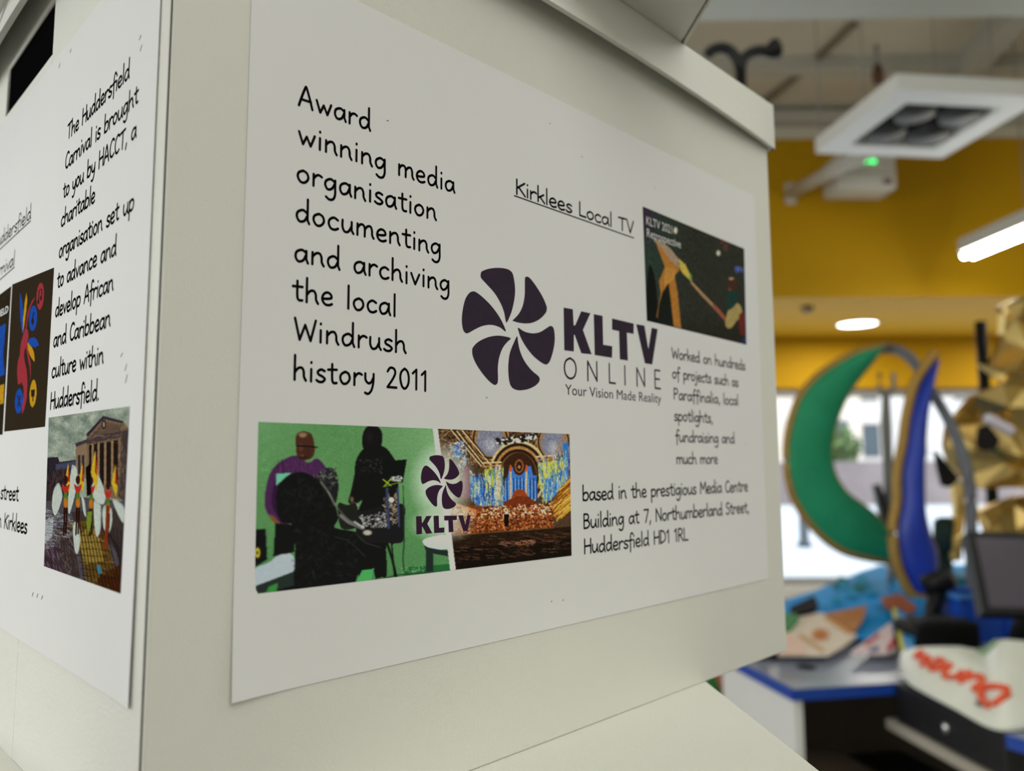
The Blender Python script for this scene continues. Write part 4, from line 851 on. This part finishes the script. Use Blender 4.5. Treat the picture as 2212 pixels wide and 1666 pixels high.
for s_, col in ((1., (220, 160, 110)), (.6, (196, 120, 60))):
    pts = ' '.join(f"{845+62*s_*math.cos(k*.3927):.0f},{685+42*s_*math.sin(k*.3927):.0f}" for k in range(16))
    cloth('printed_circle', None, None, pts, .760+.002*(s_ < 1), mat('orange_print_%d' % col[0], col, .8), .001, pc)
for q_ in ("690,690 720,680 880,790 850,805", "860,570 900,560 1060,670 1030,690"): cloth('printed_stripe', None, None, q_, .760, mat('tan_print', (214, 170, 120), .8), .001, pc)
cloth('printed_patch', None, None, "560,690 680,700 760,790 740,815 560,815", .7598, mat('peach_print', (240, 206, 186), .8), .001, pc)
cloth('fabric_triangle', 'brown orange fabric triangle lying beside the cream printed cloth', 'fabric', "880,545 1160,490 1130,590 1070,668 1000,622", .766, mat('amber_fabric', (186, 112, 20), .6, var=.15), .006)
cloth('folded_flag', 'red white and blue folded flag beside the counter edge', 'flag', "1050,805 1200,690 1320,600 1352,780 1290,805", .764, mat('pale_pink_cloth', (222, 200, 204), .8), .008)
fl = bpy.data.objects['folded_flag']
for q_, c_ in (("1290,780 1340,690 1352,760 1300,800", (170, 44, 48)), ("1140,745 1230,670 1250,690 1160,765", (196, 110, 116)), ("1170,790 1230,760 1240,790 1180,803", (60, 84, 130))):
    cloth('stripe', None, None, q_, .766, mat('flag_ink_%d' % c_[0], c_, .8), .0015, fl)
lf = empty('leaf_cutout', at_z(*z3(1420, 650), .765), 0, 'bright blue pointed fabric leaf with a yellow edge, by the receipt printer', 'fabric leaf')
cloth('panel', None, None, "1350,500 1440,560 1545,640 1480,680 1465,790 1410,790", .775, mat('bright_blue_fabric', (10, 140, 214), .5), .006, lf)
cloth('trim', None, None, "1325,520 1352,500 1415,790 1385,790", .777, mat('yellow_green_trim', (204, 200, 70), .6), .007, lf)
cloth('green_scrap', 'small green fabric scrap next to the cream printed cloth', 'fabric', "590,545 690,545 700,580 640,650 590,655", .768, mat('green_scrap_cloth', (40, 130, 60), .7), .008)
cloth('black_pouch', 'black pouch lying on the blue cloth near the boxes', 'pouch', "640,500 800,425 830,470 800,520 680,545", .772, mat('black_cloth', (24, 24, 28), .9, spec=.1), .02)
cloth('orange_scrap', 'orange and brown fabric scrap under the tip of the blue crescent', 'fabric', "1245,440 1370,410 1500,500 1440,540 1360,500 1290,500", .775, mat('rust_fabric', (176, 90, 40), .7, var=.3, vscale=30), .008)
for k, (x, y) in enumerate(((1000, 350), (1130, 320), (1060, 400), (960, 440), (1190, 380))):
    cloth('highlight_patch', None, None, f"{x-40},{y+30} {x-10},{y-40} {x+26},{y-10} {x+40},{y+36}", .752, mat('highlight_teal', (40, 150, 200), .8, spec=.03), .002, bpy.data.objects['tablecloth'])  # satin highlights of the cloth put in as pale coloured patches
for k, (x, y) in enumerate(((980, 330), (1100, 350))):
    cloth('green_patch', None, None, f"{x-60},{y+40} {x},{y-40} {x+60},{y-10} {x+40},{y+50}", .7505, mat('sea_green_print', (20, 120, 120), .8, spec=.03), .002, bpy.data.objects['tablecloth'])
def z2(x, y): return (1640+x/2.3794, 600+y/2.3794)
def blade(name, edge_a, edge_b, y, bulge, m, parent, n=6):
    """stuffed fabric panel between two edge curves, bulging to the front and back"""
    Aa = smooth_pts([at_y(*z2(*p_), y) for p_ in PP(edge_a)], n); Bb = smooth_pts([at_y(*z2(*p_), y) for p_ in PP(edge_b)], n); o = np.array(parent.location)
    def even(E, m_=60):
        E = np.array(E); d = np.r_[0, np.cumsum(np.linalg.norm(np.diff(E, axis=0), axis=1))]; t = np.linspace(0, d[-1], m_)
        return [np.array([np.interp(q, d, E[:, k]) for k in range(3)]) for q in t]
    Aa, Bb = even(Aa), even(Bb)
    b = MB()
    for sgn in (-1, 1):
        b.grid([[Vector(a*(1-s)+c*s-o)+Vector((0, sgn*bulge*(.12+math.sin(s*math.pi)**.6), 0)) for s in np.linspace(0, 1, 9)] for a, c in zip(Aa, Bb)])
    for E in (Aa, Bb): b.grid([[Vector(a-o)+Vector((0, -.12*bulge, 0)), Vector(a-o)+Vector((0, .12*bulge, 0))] for a in E])
    return b.build(name, m, parent, True), Aa, Bb
M_goldt = mat('gold_braid', (176, 138, 64), .5, .3, bump=.5, bscale=60, var=.2, vscale=40)
gc = empty('crescent_wing', at_y(1860, 1215, 3.5), 0, 'large green crescent costume wing with gold braid edge', 'costume wing')
_, ga, gb = blade('panel', "640,352 520,378 420,425 300,505 205,615 155,760 136,900 150,1050 200,1180 300,1310 420,1400 560,1440 700,1458", "640,352 580,440 500,540 435,650 390,780 376,900 390,1000 450,1100 560,1185 640,1260 730,1400", 3.5, .035, mat('green_satin', (40, 152, 106), .55, var=.2, vscale=5, bump=.2, bscale=9, spec=.2), gc)
o_ = np.array(gc.location); MB().tube([a-o_ for a in ga], .018, 8).build('braid', M_goldt, gc, True)
MB().tube([b_-o_ for b_ in gb], .006, 8).build('braid', M_goldt, gc, True)
zb_ = TT+.01-gc.location.z
MB().tube([(.135, .02, zb_), (.135, .02, .03)], .012, 10).build('peg', M_grey, gc, True)
bc = empty('crescent_wing', at_y(1968, 1290, 3.2), 0, 'narrow blue crescent costume wing seen nearly edge on, right of the green one', 'costume wing')
_, ba, bb = blade('panel', "893,430 820,560 775,700 752,850 728,1000 728,1150 708,1300 735,1480 800,1615", "893,430 884,560 862,700 851,850 846,1000 852,1200 882,1330 915,1420 905,1590", 3.2, .05, mat('royal_blue_satin', (20, 56, 170), .42, var=.2, vscale=6, bump=.2, bscale=9), bc)
o_ = np.array(bc.location); trimline = smooth_pts([at_y(*z2(*p_), 3.2) for p_ in PP("905,385 880,420 800,540 757,700 735,850 708,1000 706,1150 685,1300 712,1490 785,1630 850,1640")], 6)
MB().tube([a-o_ for a in trimline], .022, 8).build('braid', M_goldt, bc, True)
MB().tube([b_-o_ for b_ in bb], .006, 8).build('braid', M_goldt, bc, True)
MB().tube([(0, .02, TT+.01-bc.location.z), (0, .02, .04)], .012, 10).build('peg', M_grey, bc, True)
ar = empty('foam_arch', (at_y(*z2(1090, 1560), 3.05).x, 3.05, TT+.015), 0, 'grey foam tube arch curving from the green crescent down behind it', 'foam tube'); o_ = np.array(ar.location)
MB().tube([a-o_ for a in smooth_pts([at_y(*z2(*p_), 3.58-.53*min(1, max(0, (p_[0]-640)/430))) for p_ in PP("600,372 660,366 725,378 795,435 870,560 950,690 1020,840 1068,990 1088,1130 1090,1300 1090,1480")], 5)]+[Vector((0.0, 0, 0.01))], .022, 12).build('tube', mat('grey_foam', (104, 106, 112), .8), ar, True)
ps = empty('costume_pole', (at_y(*z2(652, 900), 3.75).x, 3.75, TT+.01), 0, 'slim grey pole with two prongs between the green and blue crescents', 'pole'); o_ = np.array(ps.location)
MB().tube([Vector((0, 0, 0)), Vector(at_y(*z2(652, 760), 3.75))-Vector(o_), Vector(at_y(*z2(652, 600), 3.75))-Vector(o_)], [.016, .026, .018], 12).build('pole', mat('pole_grey', (136, 134, 130), .5), ps, True)
for x0, x1 in ((652, 618), (652, 690)): MB().tube([Vector(at_y(*z2(x0, 620), 3.75))-Vector(o_), Vector(at_y(*z2(x1, 570), 3.75))-Vector(o_), Vector(at_y(*z2(x1, 490), 3.75))-Vector(o_)], .011, 10).build('prong', mat('pole_grey', (136, 134, 130), .5), ps, True)
MB().prism([Vector(at_y(*z2(*p_), 3.72))-Vector(o_) for p_ in PP("590,1065 622,1060 670,1180 690,1330 650,1330")], (0, .03, 0)).build('clamp', mat('dark_grey_plastic', (50, 50, 54), .4), ps)
# gold foil costume
from mathutils.geometry import delaunay_2d_cdt
gd = empty('foil_costume', (2.20, 3.56, TT+.015), 0, 'crumpled gold foil costume figure with dark eye holes, right of the crescents', 'costume')
GO = Vector(gd.location)
M_foil = mat('gold_foil', (236, 206, 132), .34, 1., var=.25, vscale=7)
def z4(x, y): return (2000+x/2.976, 620+y/2.976)
def foil(name, pts, y, amp, m=M_foil, n=46, lean=0., thick=.05):
    P = [at_y(*z4(*p_), y) for p_ in PP(pts)]
    dense = []
    for a, c in zip(P, P[1:]+P[:1]):
        k = max(1, int((c-a).length/.09)); dense += [a+(c-a)*(i/k)+Vector((rng.normal()*.006, 0, rng.normal()*.006)) for i in range(k)]
    xs, zs = [p_.x for p_ in dense], [p_.z for p_ in dense]
    v2 = [Vector((p_.x, p_.z)) for p_ in dense]; nb = len(v2)
    v2 += [Vector((rng.uniform(min(xs), max(xs)), rng.uniform(min(zs), max(zs)))) for _ in range(n)]
    vo, _, fo, _, _, _ = delaunay_2d_cdt(v2, [(i, (i+1) % nb) for i in range(nb)], [list(range(nb))], 2, 1e-5)
    cx, cz = np.mean(xs), np.mean(zs); rx = (max(xs)-min(xs))/2; b = MB()
    front = [Vector((v.x, y-amp*rng.uniform(.0, 1.)-lean*(1-min(1, abs(v.x-cx)/rx)), v.y))-GO for v in vo]; back = [f_*1+Vector((0, thick, 0)) for f_ in front]
    fv = [b.bm.verts.new(f_) for f_ in front]; bv = [b.bm.verts.new(f_) for f_ in back]; cnt_ = {}
    for t in fo:
        b.bm.faces.new([fv[i] for i in t]); b.bm.faces.new([bv[i] for i in t[::-1]])
        for i, j in zip(t, list(t[1:])+[t[0]]): cnt_[(i, j)] = 1
    for (i, j) in cnt_:
        if (j, i) not in cnt_: b.bm.faces.new((fv[j], fv[i], bv[i], bv[j]))
    return b.build(name, m, gd)
foil('mane_sheet', "425,200 480,120 600,70 800,60 960,160 960,640 760,720 620,690 560,660 470,600 360,515 412,480 420,320", 3.5, .12, n=34)
foil('face_sheet', "390,565 300,650 200,735 130,800 90,900 75,1050 140,1150 215,1235 300,1290 430,1290 560,1300 800,1330 960,1250 980,760 780,690 620,720 520,640", 3.44, .13, n=60, lean=.10)
foil('chest_sheet', "350,1440 450,1390 560,1345 800,1310 960,1330 960,1700 700,1720 380,1700 340,1560", 3.40, .08, n=30)
foil('collar_strip', "350,505 400,500 640,660 760,720 700,740 560,680", 3.30, .03, n=6, thick=.03)
foil('shoulder_strip', "165,1240 225,1240 240,1450 215,1760 170,1760 185,1450", 3.46, .03, n=6, thick=.03)
MH = mat('black_hole_fabric', (22, 18, 16), .9)
def spot(name, pts, y, m, t=.02):
    return MB().prism([at_y(*z4(*p_), y)-GO for p_ in PP(pts)], (0, t, 0)).build(name, m, gd)
spot('eye_hole', "340,960 350,900 400,885 440,930 480,985 450,1045 390,1055 345,1030", 3.20, MH)
spot('mouth_hole', "60,1050 110,1100 215,1230 160,1290 110,1280 85,1180", 3.28, MH)
for k in range(6): MB().lathe([(0, -.024), (.017, -.017), (.024, 0), (.017, .017), (0, .024)], 14).build('pale_ball', mat('pale_lavender', (226, 220, 230), .25), gd, True, loc=at_y(*z4(405+k*26, 850+k*14), 3.20)-GO)  # row of small pale balls across the face sheet
MB().tube([(0, .0, 0), (0, .0, 1.2)], .025, 12).build('support_pole', M_black, gd, True)
MB().lathe([(.10, 0), (.10, .015), (.03, .03)], 28).build('base', M_black, gd, True)
MB().tube([at_y(*z4(130, 1500), 3.5)-GO, at_y(*z4(120, 1690), 3.5)-GO], .05, 12).build('dark_drape', mat('bottle_green_cloth', (14, 42, 36), .8), gd, True)
spot('dark_drape', "90,1480 170,1480 175,1900 80,1900", 3.5, mat('bottle_green_cloth', (14, 42, 36), .8))
tc_ = at_y(*z3(1660, 300), 3.14)
tag(MB().box((tc_.x, 3.12, TT+.016), (tc_.x+.17, 3.26, tc_.z), .012).build('teal_crate', mat('teal_plastic', (10, 116, 146), .5), None), 'teal box behind the blue crate, half hidden by the till screen', 'box')
# fabric bundle on the floor
fb = empty('fabric_bundle', at_z(1528, 1535, 0), 0, 'green and pink fabric bundle on the floor past the boxes', 'fabric')
def lump(rx, ry, rz): return MB().lathe([(rx*math.sin(t)*(1+.06*math.sin(5*t)), rz*(1-math.cos(t))) for t in np.linspace(.02, 3.1, 14)], 20)
lump(.16, .16, .13).build('green_cloth', mat('green_scrap_cloth', (40, 130, 60), .7), fb, True, loc=(-.06, 0, 0))
lump(.09, .09, .15).build('pink_cloth', mat('salmon_cloth', (196, 110, 90), .7, var=.3, vscale=20), fb, True, loc=(.10, -.06, 0))
lump(.06, .06, .11).build('green_cloth', mat('olive_cloth', (70, 90, 30), .7), fb, True, loc=(.22, -.03, 0))
# tall black stand on the table
ys = at_y(1600, 160, 2.33)
st = empty('forked_stand', (ys.x, 2.33, TZ), 0, 'tall black stand with two curved arms rising above the middle box lid', 'stand'); o_ = np.array(st.location)
MB().lathe([(.05, 0), (.05, .012), (.016, .02)], 24).build('base', M_black, st, True)
MB().tube([(0, 0, .02), Vector(at_y(1599, 138, 2.33))-Vector(o_)], .017, 10).build('post', M_black, st, True)
for pl_, r_ in (("1599,150 1592,128 1578,110 1560,103 1540,108 1528,118", [.017]*26), ("1599,150 1606,128 1622,114 1642,109 1660,110 1682,103", [.017]*19+[.019, .023, .027, .030, .032, .032, .027])):
    pts = smooth_pts([at_y(*p_, 2.33) for p_ in PP(pl_)], 5); MB().tube([a-o_ for a in pts], r_[:len(pts)], 10).build('arm', M_black, st, True)
# ================================================================ CEILING FITTINGS
zr = 3.30; yr = at_z(1700, 42, zr).y
rf = empty('acoustic_raft', (1.6, yr-.8, zr), R(-1), 'pale flat ceiling raft hung above the boxes', 'ceiling panel')
MB().box((-1.6, -.8, 0), (2.2, .8, .05), .006).build('panel', mat('raft_white', (206, 208, 200), .8), rf)
for x in (-1.4, 2.0):
    for y in (-.7, .7): MB().tube([(x, y, .05), (x, y, CEIL-zr)], .003, 6).build('wire', M_grey, rf)
A3, B3, D3 = at_z(1762, 331, 2.9), at_z(2035, 342, 2.9), at_z(1938, 194, 2.9)
uu, vv = B3-A3, D3-A3
sp = empty('spotlight_panel', A3+uu*.5+vv*.5, 0, 'square white hanging spotlight frame with grey round lamps', 'light'); SO = Vector(sp.location)
S_ = lambda a, c, z=0: A3+uu*a+vv*c+Vector((0, 0, z))-SO
b = MB()
for lo, hi in (((0, 0), (1, .17)), ((0, .83), (1, 1)), ((0, .17), (.17, .83)), ((.83, .17), (1, .83))):
    b.prism([S_(lo[0], lo[1]), S_(hi[0], lo[1]), S_(hi[0], hi[1]), S_(lo[0], hi[1])], (0, 0, .075))
b.build('frame', M_wmetal, sp)
MB().prism([S_(.165, .165, .07), S_(.835, .165, .07), S_(.835, .835, .07), S_(.165, .835, .07)], (0, 0, .004)).build('backing', M_blk, sp)
for a in (.34, .66):
    for c in (.34, .66):
        lm = MB().lathe([(.085, -.012), (.088, .05), (.05, .055), (.0, .055)] if 0 else [(.088, -.004), (.094, .045), (.094, .066), (.06, .066), (.055, .03), (.07, -.002)], 24).build('lamp', mat('lamp_grey', (60, 60, 62), .6, .0), sp, True, loc=S_(a, c, 0)+Vector((0, 0, .004)))
        MB().lathe([(0, .02), (.06, .02), (.06, .024), (0, .03)], 20).build('lamp_glass', mat('lamp_glass_grey', (62, 64, 64), .6), lm, True)
for a, c in ((.03, .03), (.97, .03), (.03, .60), (.97, .60)): MB().tube([S_(a, c, .075), S_(a, c, CEIL-2.9)], .003, 6).build('wire', M_grey, sp)
pj = empty('projector', at_y(1855, 383, 5.25), R(2), 'small white projector with a green light on the yellow wall arm', 'projector'); JO = Vector(pj.location)
MB().box((-.21, -.12, -.125), (.21, .12, .12), .02, 3).build('body', mat('off_white_plastic', (206, 204, 196), .5), pj, True)
MB().box((-.19, -.124, -.02), (.19, -.119, -.012)).build('seam', M_grey, pj)
for x in (.0, .035, .055): MB().lathe([(0, 0), (.012, 0), (.012, .004), (0, .008)], 16, Matrix.Rotation(R(90), 4, 'X')).build('indicator_light', mat('green_led', (20, 235, 110), .5, emit=3.), pj, True, loc=(x, -.119, .068))
MB().box((.11, -.125, -.09), (.17, -.119, -.055)).build('badge', mat('maroon_badge', (120, 70, 76), .5), pj)
wp = at_y(1706, 420, W_NEAR); ae = at_y(1880, 326, 4.5)
am = empty('pipe_bracket', wp, 0, 'white bracket arm reaching from the yellow wall to the projector', 'bracket')
MB().tube([Vector((0.0, -.02, .0)), ae-wp+Vector((0, .0, 0))], .046, 14).build('arm', mat('off_white_plastic', (206, 204, 196), .5), am, True)
MB().box((-.04, -.03, -.08), (.04, .0, .08), .01).build('wall_plate', mat('off_white_plastic', (206, 204, 196), .5), am)
MB().tube([ae-wp+Vector((0, .05, .0)), Vector((JO.x, JO.y-.05, JO.z+.16))-wp, Vector((JO.x, JO.y, JO.z+.121))-wp], .02, 12).build('drop_mount', M_grey, am, True)
t0_, t1_ = at_z(2092, 556, 2.68), at_z(2212, 507, 2.68); td = (t1_-t0_).normalized()
tl = empty('tube_light', t0_, math.atan2(td.y, td.x), 'bright twin tube strip light near the yellow wall at right', 'light')
MB().box((-.02, -.06, .035), (1.25, .06, .13), .008).build('housing', mat('off_white_plastic', (206, 204, 196), .5), tl)
for y in (-.032, .032): MB().tube([(0, y, .01), (1.22, y, .01)], .019, 12).build('tube', mat('lit_tube', (255, 252, 236), .5, emit=34.), tl, True)
for x in (0.55, 1.1): MB().tube([(x, 0, .13), (x, 0, CEIL-2.68)], .004, 6).build('wire', M_grey, tl)
dl = empty('downlight', at_z(1852, 699, SOFFIT), 0, 'round bright downlight in the ochre soffit above the window', 'light')
MB().lathe([(.17, 0), (.175, -.006), (.165, -.012), (.16, 0)], 32).build('rim', M_wmetal, dl, True)
MB().lathe([(0, -.004), (.16, -.004), (.16, -.001), (0, -.001)], 32).build('diffuser', mat('lit_diffuser', (255, 252, 244), .5, emit=9.), dl)
sd = at_z(1743, 663, SOFFIT)
tag(MB().lathe([(0, 0), (.05, 0), (.045, -.03), (.02, -.05), (0, -.05)], 20).build('smoke_detector', mat('detector_grey', (130, 116, 96), .6), None, True, loc=sd), 'small grey smoke detector on the ochre soffit left of the downlight', 'detector')
cz_ = CEIL-.045; p_ = at_z(1760, 142, cz_)
tag(MB().box((XL+.1, p_.y-.05, CEIL-.09), (XR-.1, p_.y+.05, CEIL)).build('cable_tray', mat('tray_white', (190, 188, 176), .7), None), 'white cable tray across the ceiling above the projector', 'cable tray')
p_ = at_y(1700, 254, W_NEAR-.06)
tag(MB().box((XL+.1, W_NEAR-.10, p_.z-.045), (XR-.1, W_NEAR+.02, p_.z+.045), .005).build('cable_trunking', mat('tray_white', (190, 188, 176), .7), None), 'white trunking running along the top of the yellow wall', 'trunking')
q0, q1 = at_z(2085, 180, 3.80), at_z(2300, -60, 3.80); w_ = (q1-q0).normalized().cross(Vector((0, 0, 1)))*.06
tag(MB().prism([q0-w_, q1-w_, q1+w_, q0+w_], (0, 0, CEIL-3.80)).build('ceiling_beam', mat('tray_white', (190, 188, 176), .7), None), 'pale diagonal boxed beam at the upper right of the ceiling', 'beam')
for (x0, y0, x1, y1), lb in (((1652, 220, 1738, 152), 'thin dark shadow line built on the ceiling just above the box lid corner'), ((1762, 130, 1846, 52), 'thin dark shadow line built on the ceiling left of the spotlight frame')):
    tag(MB().tube([at_z(x0, y0, CEIL-.02), at_z(x1, y1, CEIL-.02)], .02, 10).build('ceiling_shadow_line', mat('shadow_taupe', (126, 114, 92), .8), None, True), lb, 'shadow line')  # shadow lines on the ceiling put in as thin dark rods
hk = at_z(1897, 172, 3.72)
h_ = empty('ceiling_hook', (hk.x, hk.y, CEIL), 0, 'small brown hanger on the ceiling behind the spotlight frame', 'hook')
MB().tube([(0, 0, 0), (0, 0, -.13)], .012, 10).build('rod', M_grey, h_, True)
MB().lathe([(0, -.26), (.03, -.25), (.035, -.19), (.02, -.13), (0, -.13)], 16).build('body', mat('brown_metal', (96, 60, 44), .5), h_, True)
